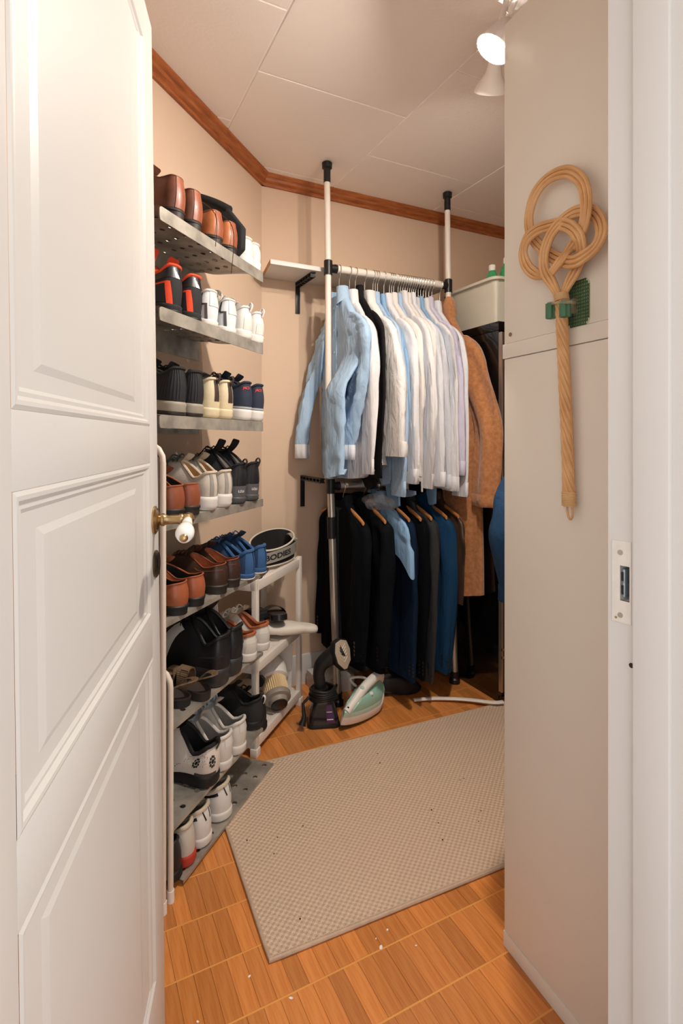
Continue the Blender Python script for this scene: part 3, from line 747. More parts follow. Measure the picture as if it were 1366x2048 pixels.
        if midsole:
            part('outsole', G().loft([ring(-0.003, lambda u: spr(u) - 0.0002), ring(0.0035, mz(0.03)), ring(0.0052, mz(0.18)), ring(0.0045, mz(0.28)), ring(0.0, mz(0.30))], True, True, False), midsole, so)
    # lining and insole
    li = [[Cc(t)[0] + V((0, 0, -0.001)) for t in ths]]
    for sc, dz in ((0.97, 0.35), (1.04, 0.7), (1.05, 1.0)):
        o = []
        for t in ths:
            c, v = Cc(t); ctr = V(((xa + xb) / 2, 0, 0)); q = ctr + (c - ctr) * sc
            q.z = lerp(c.z, z0(min(1, q.x / L)) + 0.010, dz); o.append(q)
        li.append(o)
    ln_ = part('lining', G().loft(li, True, False, True), lin_, root, smooth=60)
    part('collar', G().tube([Cc(t)[0] for t in ths], pad, 7, closed=True), collar or lin_, root)
    # tongue
    def vamp(xx, yy=0.0):
        best = None
        for i in range(NS + 1):
            for q in rings[i]:
                d = (q.x - xx) ** 2 + (q.y - yy) ** 2 * 1.0
                if best is None or d < best[0]: best = (d, q.z)
        return best[1]
    if tongue:
        cl = [V((xb + 0.045, 0, vamp(xb + 0.045) + 0.000)), V((xb + 0.012, 0, th + hf + 0.001)), V((xb - 0.010, 0, th + hf + tonguelen * 0.5)), V((xb - 0.020, 0, th + hf + tonguelen))]
        cl = smooth_path(cl, 3); rg = []
        for i, c in enumerate(cl):
            w = lerp(0.016, 0.027, i / (len(cl) - 1)) * wid
            if i == len(cl) - 1: w *= 0.75
            tgt = (cl[min(i + 1, len(cl) - 1)] - cl[max(i - 1, 0)]).normalized(); nn = V((-tgt.z, 0, tgt.x))
            rg.append([c + V((0, y * w, 0)) - nn * (0.010 * y * y) * -1 + nn * h for y, h in ((-1, 0), (-0.5, 0.002), (0, 0.003), (0.5, 0.002), (1, 0), (0.5, -0.003), (0, -0.004), (-0.5, -0.003))])
        part('tongue', G().loft(rg, True, True, True), tongue, root, smooth=60)
    if laces:
        rows = 4
        g = G()
        rp = []
        for r_ in range(rows):
            xx = xb + 0.006 + r_ * 0.015; hw = (0.019 - 0.001 * r_) * wid
            zl = vamp(xx, hw) + 0.003; zc = max(vamp(xx) + 0.0035, zl + 0.001)
            rp.append((xx, hw, zl, zc))
            g.tube([V((xx, -hw, zl)), V((xx - .001, -hw * .5, zc)), V((xx, 0, zc + .0015)), V((xx + .001, hw * .5, zc)), V((xx, hw, zl))], 0.0022, 6)
        for r_ in range(rows - 1):
            a, b = rp[r_], rp[r_ + 1]
            for sg in (-1, 1):
                g.tube([V((a[0], -sg * a[1], a[2] + .001)), V(((a[0] + b[0]) / 2, 0, max(a[3], b[3]) + .003)), V((b[0], sg * b[1], b[2] + .001))], 0.002, 6)
        la = part('laces', g, laces, root)
        if bow:
            g2 = G(); a = rp[0]; o = V((a[0] + 0.004, 0, a[3] + 0.003))
            for sg in (-1, 1):
                g2.tube(smooth_path([o, o + V((0.006, sg * 0.018, 0.010)), o + V((0.004, sg * 0.036, 0.002)), o + V((-0.006, sg * 0.028, -0.002)), o], 4), 0.0020, 6)
                g2.tube(smooth_path([o, o + V((0.012, sg * 0.014, 0.006)), o + V((0.016, sg * 0.032, -0.008)), o + V((0.012, sg * 0.042, -0.024))], 4), 0.0018, 6)
            part('lace_bow', g2, laces, la)
    for (nm, mm, ta, tb, sa, sb, skew, both) in patches:
        for sg in ((1, -1) if both else (1,)):
            g = G(); nt, ns = 10, 5
            rr = [[Sf(sg * (ta + (tb - ta) * i / nt + skew * j / ns), sa + (sb - sa) * j / ns, 0.0013) for i in range(nt + 1)] for j in range(ns + 1)]
            g.loft(rr, False)
            bord = rr[0] + [r_[-1] for r_ in rr[1:]] + rr[-1][::-1][1:] + [r_[0] for r_ in rr[::-1][1:-1]]
            inn = []
            i_ = 0
            brd_in = [[Sf(sg * (ta + (tb - ta) * i / nt + skew * j / ns), sa + (sb - sa) * j / ns, -0.0004) for i in range(nt + 1)] for j in (0, ns)]
            g.loft([rr[0], brd_in[0]], False); g.loft([rr[-1], brd_in[1]], False)
            part(nm, g, mm, upo, smooth=60)
    if pull:
        c = Cc(0)[0]
        part('pull_tab', G().tube(smooth_path([c + V((0.004, 0, -0.012)), c + V((0.002, 0, 0.008)), c + V((-0.006, 0, 0.016)), c + V((-0.012, 0, 0.006)), c + V((-0.006, 0, -0.014))], 4), 0.006, 6, flat=0.3, upv=(1, 0, 0)), pull, root)
    if text:
        txt, tm, ta, tb, sa, sb = text
        for sg in (1,):
            g = text_g(txt, 1.0, 0, 0.02)
            xs = [p.x for p in g.v]; ys = [p.y for p in g.v]; x0_, x1_, y0_, y1_ = min(xs), max(xs), min(ys), max(ys)
            g.mapv(lambda p: Sf(lerp(tb, ta, (p.x - x0_) / (x1_ - x0_)), lerp(sa, sb, (p.y - y0_) / (y1_ - y0_)), 0.0022))
            part('lettering', g, tm, upo, smooth=0)
    if mess:
        for k in range(mess):
            c = V((xb + 0.002 + 0.012 * rnd.random(), rnd.uniform(-0.022, 0.022), th + hf + 0.012 + 0.014 * rnd.random())); rr = 0.012 + 0.010 * rnd.random(); ax = rnd.random() * 3
            pts = [c + V((math.cos(a) * math.cos(ax) * rr, math.cos(a) * math.sin(ax) * rr, math.sin(a) * rr * 0.9)) for a in [2 * PI * q / 14 for q in range(14)]]
            part('lace_loop', G().tube(pts, 0.0026, 6, closed=True), laces, root)
    if emblem:
        g = G()
        def disc(t_, s_, r_):
            g.add([Sf(t_ + r_ * math.cos(q) * 1.6, s_ + r_ * math.sin(q) * 2.2, 0.0010) for q in [2 * PI * w / 8 for w in range(8)]], [list(range(8))])
        for (tc_, sc2) in ((0.30, 0.46), (0.95, 0.50)):
            for k in range(9): disc(tc_ + 0.10 * math.cos(k * 0.7), sc2 + 0.16 * math.sin(k * 0.7), 0.022)
            disc(tc_, sc2, 0.035)
        for k in range(60): disc(rnd.uniform(0.5, 1.5), rnd.uniform(0.25, 0.85), rnd.uniform(0.004, 0.008))
        part('printed_emblem', g, bk_lth, upo, smooth=0)
    if loose:
        c = V((xb + 0.01, 0.02, th + hf))
        d = LN * 1.0
        part('loose_lace', G().tube(smooth_path([c, c + V((-0.05, 0.02, 0.012)), c + V((-xb - 0.02, 0.05, -0.045)), c + V((-xb - 0.03, 0.046, -0.12 - loose))], 6), 0.0013, 5), laces, root)
    return root

def spot(px, shelf, s=None, yaw=0.0, side=1, roll=0.0, dz=0.0):
    """heel on shelf at the pixel column of the heel back, toe to the wall"""
    if s is None: s = 0.274 if shelf < 3 else 0.289
    t = t_at(px, s)
    if shelf < 7: z = SH_Z[shelf] + RISE * (1 - s / SH_D) + 0.0006; sl = RISE / SH_D
    else: z = 0.0162; sl = 0.0
    x = (-LN + ZV * sl).normalized(); y = ZV.cross(x).normalized(); zz = x.cross(y)
    m = Matrix.Translation(LW(t, s, z + dz)) @ basis(x, y, zz).to_4x4() @ Matrix.Rotation(yaw, 4, 'Z') @ Matrix.Rotation(roll, 4, 'X')
    return m

lth_dk = leather('dark_brown_leather', (112, 66, 46), (70, 40, 30)); lth_tan = leather('tan_leather', (178, 108, 62), (138, 76, 42)); lth_cog = leather('cognac_leather', (150, 84, 56), (118, 62, 40))
lth_or = leather('orange_brown_leather', (168, 96, 62), (140, 74, 46)); lth_choc = leather('chocolate_leather', (70, 48, 38), (50, 32, 26)); lth_oli = leather('orange_lining', (172, 98, 58), (146, 76, 42), rough=0.6)
lin_dark = knit('dark_lining', (28, 26, 28)); lin_navy = knit('navy_lining', (28, 40, 56)); lin_grey = knit('grey_lining', (150, 146, 140)); lin_white = knit('white_lining', (224, 216, 208)); lin_tan = knit('tan_lining', (196, 156, 104))
sole_dk = rubber('dark_sole', (44, 36, 32)); sole_bk = rubber('black_sole', (22, 22, 24)); sole_w = rubber('white_sole', (218, 213, 208)); sole_gr = rubber('grey_sole', (150, 142, 128)); sole_cr = rubber('cream_sole', (214, 198, 164)); sole_gum = rubber('gum_sole', (176, 120, 70))
lace_br = mat('brown_lace', (96, 62, 44), 0.8); lace_w = mat('white_lace', (236, 232, 226), 0.8); lace_bk = mat('black_lace', (24, 24, 26), 0.8); lace_gr = mat('green_grey_lace', (74, 90, 86), 0.8); lace_bl = mat('pale_blue_lace', (176, 196, 206), 0.8); lace_nv = mat('navy_lace', (70, 96, 132), 0.8)
up_bk = knit('black_knit', (30, 30, 32)); up_bk2 = knit('black_mesh', (38, 40, 44)); up_w = leather('white_leather', (216, 210, 203), (204, 198, 190), rough=0.45); up_wh2 = leather('bright_white_leather', (220, 217, 213), (208, 206, 203), rough=0.4); up_pb = knit('pale_blue_white_knit', (204, 209, 214), var=0.06)
up_cr = leather('cream_suede', (214, 200, 170), (196, 182, 152), rough=0.7); up_bei = knit('beige_knit', (204, 190, 168)); up_gb = knit('grey_beige', (196, 188, 176)); up_nv = knit('navy_mesh', (38, 46, 64)); up_bl = knit('blue_mesh', (34, 62, 98)); up_bl2 = knit('deep_blue', (50, 90, 138)); up_org = knit('orange_red', (226, 76, 42), var=0.08)
bk_lth = leather('black_leather', (30, 32, 36), (20, 20, 22)); gry_pn = rubber('pale_grey_panel', (206, 204, 196)); red_m = mat('red_print', (206, 54, 50), 0.5); whiteprint_m = mat('white_print', (236, 234, 230), 0.5); dk_strip = mat('charcoal_strip', (62, 60, 60), 0.5); br_tab = mat('dark_brown_tab', (58, 44, 40), 0.6); up_gm = knit('grey_panel', (128, 122, 112))

# top shelf: two pairs of brown leather shoes, white pair, black bag
G1 = 'dark brown pair on the top shelf'; G2 = 'tan pair on the top shelf'; G3 = 'white pair on the top shelf'
heelstrip = lambda m: ('heel_strip', m, -0.34, 0.34, 0.02, 0.98, 0, False)
for k, px in enumerate((362, 397)):
    shoe('dark brown leather ankle boot on the top shelf', G1, spot(px, 0), th=0.026, tf=0.014, hz=0.088, hs=0.080, hf=0.105, up=lth_dk, sole=sole_dk, lin_=lin_dark, collar=lth_dk, laces=lace_br, tongue=lth_dk, dress=True, patches=[heelstrip(lth_cog)], seed=k, pad=0.002)
for k, px in enumerate((440, 469)):
    shoe('tan leather lace-up shoe with loose laces on the top shelf', G2, spot(px, 0), th=0.024, tf=0.014, hz=0.078, hs=0.068, hf=0.095, up=lth_tan, sole=sole_dk, lin_=lin_dark, collar=lth_cog, laces=lace_br, tongue=lth_tan, dress=True, patches=[heelstrip(lth_cog)], seed=k + 3, pad=0.002, loose=0.02 + 0.05 * k)
for k, px in enumerate((502, 517)):
    shoe('plain white sneaker on the top shelf next to the black bag', G3, spot(px, 0, s=0.268), wid=0.92, hz=0.062, hs=0.05, hf=0.07, up=up_w, sole=sole_w, lin_=lin_white, collar=up_w, laces=lace_w, tongue=up_w, seed=k)
# second shelf
tri = lambda t0, t1, a, b: ('logo_bar', whiteprint_m, t0, t1, a, b, 0.10, False)
for k, px in enumerate((356, 396)):
    shoe('black and orange-red running shoe on the second shelf', 'black and orange pair on the second shelf', spot(px, 1), hz=0.105, hs=0.078, hf=0.11, up=up_bk, sole=up_bk, lin_=up_org, collar=up_org, laces=up_org, tongue=up_org, midsole=sole_bk, th=0.020, tf=0.016,
         patches=[('side_band', up_org, 0.30, 0.52, 0.0, 0.52, 0.16, True), ('side_panel', up_bk2, 0.56, 1.5, 0.02, 0.46, 0.1, True), ('top_band', up_org, 0.55, 1.4, 0.47, 0.52, 0.1, True), ('collar_panel', bk_lth, 0.1, 1.5, 0.62, 0.96, 0, True),
                  tri(-0.02, 0.10, 0.62, 0.72), tri(0.06, 0.16, 0.62, 0.80), tri(0.14, 0.24, 0.62, 0.90)], seed=k, tonguelen=0.05)
for k, px in enumerate((430, 467)):
    shoe('white knit sneaker with a charcoal heel stripe on the second shelf', 'striped white pair on the second shelf', spot(px, 1), hz=0.088, hs=0.072, hf=0.085, up=up_pb, sole=sole_w, th=0.018, tf=0.016, lin_=lin_dark, collar=up_w, laces=lace_w, tongue=up_w,
         patches=[('heel_stripe', dk_strip, 0.42, 0.54, 0.0, 0.45, 0.08, True), ('heel_stripe', dk_strip, 0.50, 0.80, 0.43, 0.49, 0.0, True), ('heel_stripe', dk_strip, 0.76, 0.86, 0.46, 0.98, 0.10, True), ('heel_counter', up_w, -0.40, 0.40, 0.42, 0.97, 0, False)], seed=k)
for k, px in enumerate((499, 523)):
    shoe('all-white sneaker with a heel pull tab on the second shelf', 'all-white pair on the second shelf', spot(px, 1), hz=0.078, hs=0.06, hf=0.09, up=up_wh2, sole=sole_w, lin_=lin_white, collar=up_wh2, laces=lace_w, tongue=up_wh2, pull=up_wh2, wid=0.92, th=0.030,
         mess=4, patches=[('heel_counter', up_w, -0.45, 0.45, 0.02, 0.5, 0, False), ('side_stripe', up_w, 0.8, 1.1, 0.05, 0.8, 0.2, True)], seed=k + 4)
# third shelf
ribs = [('rib', up_bk2, 0.2 + 0.11 * i, 0.235 + 0.11 * i, 0.1, 0.92, 0.03, True) for i in range(8)]
for k, px in enumerate((364, 399)):
    shoe('black ribbed sneaker with grey sole on the third shelf', 'black knit pair on the third shelf', spot(px, 2), hz=0.092, hs=0.070, hf=0.09, up=up_bk, sole=sole_gr, lin_=lin_dark, collar=up_bk, laces=lace_bk, tongue=up_bk, midsole=sole_gum if False else sole_dk, th=0.036, patches=ribs, seed=k)
for k, px in enumerate((433, 460)):
    shoe('cream sneaker with a dark brown heel strap on the third shelf', 'cream pair on the third shelf', spot(px, 2), hz=0.088, hs=0.07, hf=0.085, up=up_cr, sole=sole_cr, lin_=lth_dk, collar=up_cr, laces=lace_bk, tongue=bk_lth, th=0.030, wid=0.95, pull=br_tab,
         patches=[('heel_strap', br_tab, -0.10, 0.26, 0.2, 1.0, 0, False), ('heel_cup', sole_cr, -0.7, 0.7, 0.0, 0.22, 0, False)], seed=k)
for k, px in enumerate((499, 523)):
    shoe('navy running shoe with red heel lettering on the third shelf', 'navy pair on the third shelf', spot(px, 2), hz=0.092, hs=0.072, hf=0.10, up=up_nv, sole=sole_w, lin_=lin_navy, collar=up_nv, laces=lace_bk, tongue=up_nv, th=0.036, wid=0.9,
         patches=[('heel_band', mat('silver_band', (176, 178, 182), 0.4), -0.9, 0.9, 0.03, 0.09, 0, False)], text=('JACK', red_m, 0.12, 0.62, 0.66, 0.80), seed=k)
# fourth shelf
for k, px in enumerate((362, 394)):
    shoe('cognac leather dress shoe on the fourth shelf', 'cognac pair on the fourth shelf', spot(px, 3), th=0.024, tf=0.012, hz=0.062, hs=0.046, hf=0.075, x1=0.5, up=lth_cog, sole=sole_dk, lin_=lin_dark, collar=lth_or, dress=True, tongue=lth_cog, laces=lace_br, pointy=0.8, pad=0.0022, seed=k, opening=1.12, bow=False)
for k, px in enumerate((429, 458)):
    shoe('beige knit sneaker with a thick white sole on the fourth shelf', 'beige pair on the fourth shelf', spot(px, 3), hz=0.072, hs=0.05, hf=0.095, up=up_gb, sole=sole_w, lin_=lin_tan, collar=up_bei, laces=lace_gr, tongue=up_bei, th=0.040, tf=0.026, wid=0.95,
         patches=[('heel_strip', lin_grey, 0.16, 0.34, 0.05, 1.0, 0.05, True)], seed=k, opening=1.1)
for k, px in enumerate((487, 513)):
    shoe('black sneaker with small white letters on a dark heel, fourth shelf', 'black lettered pair on the fourth shelf', spot(px, 3), hz=0.108, hs=0.085, hf=0.135, up=up_bk2, sole=mat('charcoal_sole', (70, 70, 72), 0.5), lin_=knit('white_black_lining', (222, 214, 204)), collar=up_bk, laces=lace_bk, tongue=up_bk, th=0.022, tf=0.018, wid=0.9, pull=br_tab,
         text=('LOLA', whiteprint_m, 0.10, 0.42, 0.13, 0.20), patches=[('heel_counter', bk_lth, -0.5, 0.5, 0.34, 1.0, 0, False), ('heel_base', mat('charcoal_rubber', (84, 84, 86), 0.5), -0.9, 0.9, 0.0, 0.30, 0, False)], seed=k, tonguelen=0.045)
# fifth shelf
for k, px in enumerate((370, 404)):
    shoe('orange-brown leather slip-on dress shoe on the fifth shelf', 'orange-brown pair on the fifth shelf', spot(px, 4), th=0.024, tf=0.012, hz=0.060, hs=0.046, hf=0.072, x1=0.55, up=lth_or, sole=sole_bk, lin_=lin_dark, collar=lth_or, dress=True, tongue=lth_or, pointy=0.8, pad=0.0024, seed=k + 2, opening=1.15)
for k, px in enumerate((450, 476)):
    shoe('chocolate brown derby shoe with orange lining on the fifth shelf', 'chocolate pair on the fifth shelf', spot(px, 4), th=0.026, tf=0.013, hz=0.062, hs=0.048, hf=0.078, x1=0.5, up=lth_choc, sole=sole_dk, lin_=lth_oli, collar=lth_cog, dress=True, tongue=lth_choc, laces=lace_br, pointy=0.85, pad=0.002, seed=k + 5, opening=1.12, patches=[('quarter_seam', lth_dk, 0.2, 1.6, 0.70, 0.74, 0, True)], bow=False)
for k, px in enumerate((505, 529)):
    shoe('blue mesh trainer with blue laces on the fifth shelf', 'blue pair on the fifth shelf', spot(px, 4, s=0.290), hz=0.075, hs=0.048, hf=0.088, up=up_bl, sole=up_bl2, lin_=lin_navy, collar=up_bl2, laces=lace_nv, tongue=up_bl, th=0.020, tf=0.018, wid=0.95, midsole=sole_w, pad=0.006,
         patches=[('heel_overlay', up_bl2, 0.0, 0.5, 0.0, 0.98, 0.1, True), ('side_overlay', up_bl2, 0.95, 1.15, 0.02, 0.9, 0.3, True)], seed=k)
# sixth shelf
for k, px in enumerate((452, 478)):
    shoe('chunky black leather sneaker with a high tongue on the sixth shelf', 'black sneaker pair on the sixth shelf', spot(px, 5, s=0.290), hz=0.098, hs=0.066, hf=0.128, up=bk_lth, sole=leather('grey_black_rubber', (58, 56, 56), (42, 42, 44), rough=0.45), lin_=lin_dark, collar=bk_lth, laces=lace_bk, tongue=bk_lth, th=0.054, tf=0.038, wid=1.15, L=0.272,
         patches=[('side_overlay', up_bk2, 0.3, 1.2, 0.35, 0.40, 0.05, True), ('toe_overlay', gry_pn, 2.0, 2.45, 0.02, 0.7, 0.2, True)], seed=k, tonguelen=0.06, pad=0.006, opening=1.1)
for k, px in enumerate((509, 535)):
    shoe('cream sneaker with orange suede lining on the sixth shelf', 'cream orange-lined pair on the sixth shelf', spot(px, 5, s=0.290), hz=0.062, hs=0.046, hf=0.085, up=up_w, sole=sole_w, lin_=lth_oli, collar=lth_or, laces=lace_w, tongue=up_bei, th=0.030, wid=0.95, patches=[('heel_counter', gry_pn, -0.6, 0.6, 0.03, 0.55, 0, False)], seed=k, pad=0.006)
# seventh shelf
g7 = shoe('white and black shoe with printed heel and a thick black sole on the seventh shelf', None, spot(432, 6, s=0.292, dz=0.001), wid=1.15, L=0.275, hz=0.085, hs=0.055, hf=0.115, up=leather('speckled_white', (224, 216, 206), (206, 198, 190), rough=0.5), sole=sole_bk, lin_=lin_dark, collar=lin_dark, laces=lace_bk, tongue=up_bk, th=0.036, pull=black_pl_m, opening=1.1,
          patches=[('sole_ribbing', dk_strip, 0.1, 0.9, 0.0, 0.10, 0, False)], emblem=True, seed=1, pad=0.006)
for k, px in enumerate((459, 487)):
    shoe('white leather sneaker with pale blue-grey laces on the seventh shelf', 'white laced pair on the seventh shelf', spot(px, 6, s=0.290), hz=0.074, hs=0.05, hf=0.098, up=up_w, sole=sole_w, lin_=lin_grey, collar=up_w, laces=lace_bl, tongue=up_w, th=0.030, wid=1.08, L=0.27, pad=0.0055, opening=1.08, patches=[('heel_tab', up_wh2, -0.35, 0.35, 0.55, 1.0, 0, False)], mess=7, seed=k)
shoe('black suede slip-on shoe with an elastic gore on the seventh shelf', None, spot(521, 6, s=0.275), hz=0.075, hs=0.055, hf=0.09, up=knit('black_suede', (40, 38, 38)), sole=sole_bk, lin_=lin_dark, collar=up_bk, tongue=up_bk, th=0.028, patches=[('gore', bk_lth, 1.4, 1.9, 0.1, 0.9, 0, True)], seed=3, opening=1.1)
# on the floor plate
for k, px in enumerate((418, 459)):
    shoe('white sneaker with a black side stripe on the floor plate', 'striped white pair on the floor plate', spot(px, 7, s=0.297), hz=0.076, hs=0.054, hf=0.090, wid=1.1, L=0.268, up=up_wh2, sole=sole_w, lin_=lin_grey, collar=up_bei, laces=lace_w, tongue=lin_grey, th=0.026, tf=0.02, pad=0.006, opening=1.1,
         patches=[('side_stripe', bk_lth, 0.55, 1.25, 0.68, 0.80, 0.06, True), ('heel_tick', bk_lth, 0.12, 0.18, 0.55, 0.9, 0.1, True)], midsole=sole_bk if False else None, seed=k, bow=False)
shoe('grey-beige trainer with a red heel patch on the floor plate', None, spot(386, 7, s=0.295), hz=0.075, hs=0.052, hf=0.085, up=up_gb, sole=mat('red_sole', (190, 62, 44), 0.6, var=0.2), lin_=up_gm, collar=up_bei, laces=lace_gr, tongue=up_gb, th=0.030, seed=8, pad=0.006)
# ---------------------------------------------------------------- more things on the shoe shelves
bag_m = mat('black_felt', (26, 26, 28), 0.85, var=0.2, vscale=12, bump=0.3, bscale=120)
# black felt bag standing edge-on between the tan and the white pair
tb = 0.696; zt0 = SH_Z[0] + 0.004
bg_ = thing('shoe_bag', 'black felt shoe bag standing between the tan and the white shoes on the top shelf', 'bag', LW(tb, 0.15, zt0))
outl = [(0.255, 0.002), (0.285, 0.03), (0.288, 0.10), (0.235, 0.165), (0.12, 0.225), (0.035, 0.245), (0.03, 0.026)]
fr_ = [LW(tb + 0.015 + 0.02 * z, s, zt0 + z) for s, z in outl]; bk_ = [LW(tb - 0.014 + 0.02 * z, s, zt0 + z) for s, z in outl]; n_ = len(outl)
part('body', G().add(fr_ + bk_, [list(range(n_)), [n_ + i for i in range(n_)][::-1]] + [[i, (i + 1) % n_, n_ + (i + 1) % n_, n_ + i] for i in range(n_)]), bag_m, bg_, world=True, bevel=0.008, smooth=60)
part('rolled_top', G().tube(smooth_path([LW(tb + 0.004, 0.232, zt0 + 0.160), LW(tb + 0.004, 0.18, zt0 + 0.190), LW(tb + 0.004, 0.11, zt0 + 0.220), LW(tb + 0.004, 0.05, zt0 + 0.236)], 5), 0.017, 10), bag_m, bg_, world=True)

# sandals with webbing straps at the near end of the sixth shelf
web_m = mat('brown_webbing', (122, 98, 72), 0.7, var=0.25, vscale=30, kind='weave', bump=0.4, bscale=60)
foot_m = mat('sandal_footbed', (58, 48, 42), 0.7)
def sandal(label, group, m, sole_mat, strap_mat, straps, L=0.25, w=0.042, buckle=True, heelstrap=True):
    r = thing('sandal', label, 'sandal', m.translation, m.to_3x3(), group)
    FOOTWEAR.append(r)
    pl = []
    for k in range(40):
        a = 2 * PI * k / 40; u = (1 - math.cos(a)) / 2
        ww = interp(WB, u) / 0.0445 * w
        if u < 0.11: ww *= math.sqrt(max(0, 1 - ((0.11 - u) / 0.11) ** 2))
        if u > 0.8: ww *= math.sqrt(max(0, 1 - ((u - 0.8) / 0.2) ** 2))
        pl.append((u * L, (1 if math.sin(a) >= 0 else -1) * ww))
    rg = [[V((x, y, z)) for x, y in pl] for z in (0.0, 0.012, 0.022)]
    part('sole', G().loft(rg, True, True, False), sole_mat, r)
    part('footbed', G().loft([[V((x, y, 0.022)) for x, y in pl], [V((x * 0.97 + 0.003, y * 0.92, 0.026)) for x, y in pl], [V((x * 0.8 + 0.02, y * 0.7, 0.024)) for x, y in pl]], True, False, True), foot_m, r)
    for (x, wd, h, sk) in straps:
        ring_ = []
        for k in range(13):
            a = PI * k / 12
            ring_.append((math.cos(a) * (w + 0.004), 0.012 + math.sin(a) * h))
        g = G()
        g.loft([[V((x - wd / 2 + sk * k / 12, y, z)) for k, (y, z) in enumerate(ring_)], [V((x + wd / 2 + sk * k / 12, y, z)) for k, (y, z) in enumerate(ring_)],
                [V((x + wd / 2 + sk * k / 12, y * 0.94, z * 0.95)) for k, (y, z) in enumerate(ring_)], [V((x - wd / 2 + sk * k / 12, y * 0.94, z * 0.95)) for k, (y, z) in enumerate(ring_)],
                [V((x - wd / 2 + sk * k / 12, y, z)) for k, (y, z) in enumerate(ring_)]], False)
        st = part('strap', g, strap_mat, r, smooth=50)
        if buckle: part('buckle', G().tube([V((x - .012, w * 0.75, 0.012 + h * 0.72)), V((x + .012, w * 0.75, 0.012 + h * 0.72)), V((x + .012, w * 0.5, 0.014 + h * 0.92)), V((x - .012, w * 0.5, 0.014 + h * 0.92))], 0.0018, 6, closed=True), steel_m, st)
    if heelstrap:
        pts = [V((0.07, w * 0.9, 0.02)), V((0.03, w * 0.85, 0.06)), V((-0.012, 0, 0.075)), V((0.03, -w * 0.85, 0.06)), V((0.07, -w * 0.9, 0.02))]
        part('heel_strap', G().tube(smooth_path(pts, 4), 0.011, 6, flat=0.2, upv=(1, 0, 0)), strap_mat, r)
    return r
sandal('brown webbing sandal with buckles lying on the sixth shelf', None, spot(418, 5, s=0.292), rubber('sandal_sole', (40, 38, 36)), web_m, [(0.075, 0.036, 0.066, 0.02), (0.125, 0.034, 0.058, -0.015), (0.18, 0.032, 0.042, 0.01)])
sandal('brown webbing sandal without its mate, half behind the short rack frame', None, spot(378, 5, s=0.262), sole_bk, web_m, [(0.075, 0.034, 0.062, 0.02), (0.16, 0.034, 0.044, -0.01)])
# black shoe at the near end of the floor plate
shoe('black leather boot at the near end of the floor plate', None, spot(358, 7, s=0.292), hz=0.070, hs=0.062, hf=0.072, x1=0.42, up=bk_lth, sole=sole_bk, lin_=lin_dark, collar=bk_lth, laces=lace_bk, tongue=bk_lth, th=0.026, seed=40, bow=False, tonguelen=0.006, name='boot', cat='boot')

# shoes in a row press against each other: each one gives way at the middle of the gap to its neighbour
def soft(x, lo, hi):
    c, h = (lo + hi) / 2, (hi - lo) / 2; u = (x - c) / h; a = abs(u)
    return x if a <= 0.6 else c + h * math.copysign(0.6 + 0.4 * math.tanh((a - 0.6) / 0.4), u)
rows_ = {}
for o in FOOTWEAR: rows_.setdefault(min(range(8), key=lambda k: abs((SH_Z + [0.0162])[k] - o.matrix_world.translation.z)), []).append(o)
for k, lst in rows_.items():
    tv = sorted([((o.matrix_world.translation - C0).dot(LA), o) for o in lst], key=lambda q: q[0])
    for i, (t, o) in enumerate(tv):
        lo = -(t - tv[i - 1][0]) / 2 + 0.0006 if i else -0.075
        hi = (tv[i + 1][0] - t) / 2 - 0.0006 if i < len(tv) - 1 else 0.075
        if k > 2: hi = min(hi, (t_at(326, 0.304) if k < 5 else t_at(341, 0.300)) - t - 0.0115)   # clear of the end frames
        if k == 0:                                                   # the bag stands between the tan and the white pair
            if t > tb: lo = max(lo, -(t - tb - 0.0185)) if i and tv[i - 1][0] < tb else lo
            else: hi = min(hi, tb - 0.0150 - t) if i < len(tv) - 1 and tv[i + 1][0] > tb else hi
        for c in o.children_recursive:
            for v in c.data.vertices: v.co.y = soft(v.co.y, lo, hi)
# ---------------------------------------------------------------- white plastic three-tier rack in the corner
RT0, RT1, RS0, RS1 = 0.045, 0.487, 0.028, 0.222
rack_m = mat('rack_plastic', (228, 220, 212), 0.42)
rack = thing('plastic_rack', 'white plastic three-tier rack standing in the corner by the clothes', 'rack', LW((RT0 + RT1) / 2, (RS0 + RS1) / 2, 0), LM)
tc, sc_ = (RT0 + RT1) / 2, (RS0 + RS1) / 2
def rbox(t0, t1, s0, s1, z0, z1): return G().box(((t0 + t1) / 2 - tc, (s0 + s1) / 2 - sc_, (z0 + z1) / 2), (t1 - t0, s1 - s0, z1 - z0))
RZ = [0.062, 0.338, 0.642]
pw = 0.026
for t in (RT0, RT1 - pw):
    for s in (RS0, RS1 - pw * 0.8):
        po = part('post', rbox(t, t + pw, s, s + pw * 0.8, 0.02, 0.655), rack_m, rack, bevel=0.004)
        part('foot', rbox(t - .004, t + pw + .004, s - .004, s + pw * .8 + .004, 0, 0.032), rack_m, po, bevel=0.004)
for z in RZ:
    tr = part('tier', rbox(RT0 + .012, RT1 - .012, RS0 + .012, RS1 - .012, z - 0.008, z - 0.002), rack_m, rack)
    for s in (RS0 + .002, RS1 - 0.024): part('rail', rbox(RT0, RT1, s, s + 0.022, z - 0.032, z + 0.004), rack_m, rack, bevel=0.004)
    for t in (RT0 + .002, RT1 - 0.016): part('rail', rbox(t, t + 0.014, RS0, RS1, z - 0.032, z + 0.004), rack_m, rack, bevel=0.004)
    for k in range(7):
        t = RT0 + 0.05 + k * 0.056
        part('slat', rbox(t, t + 0.012, RS0 + .014, RS1 - .014, z - 0.003, z + 0.0005), rack_m, tr)

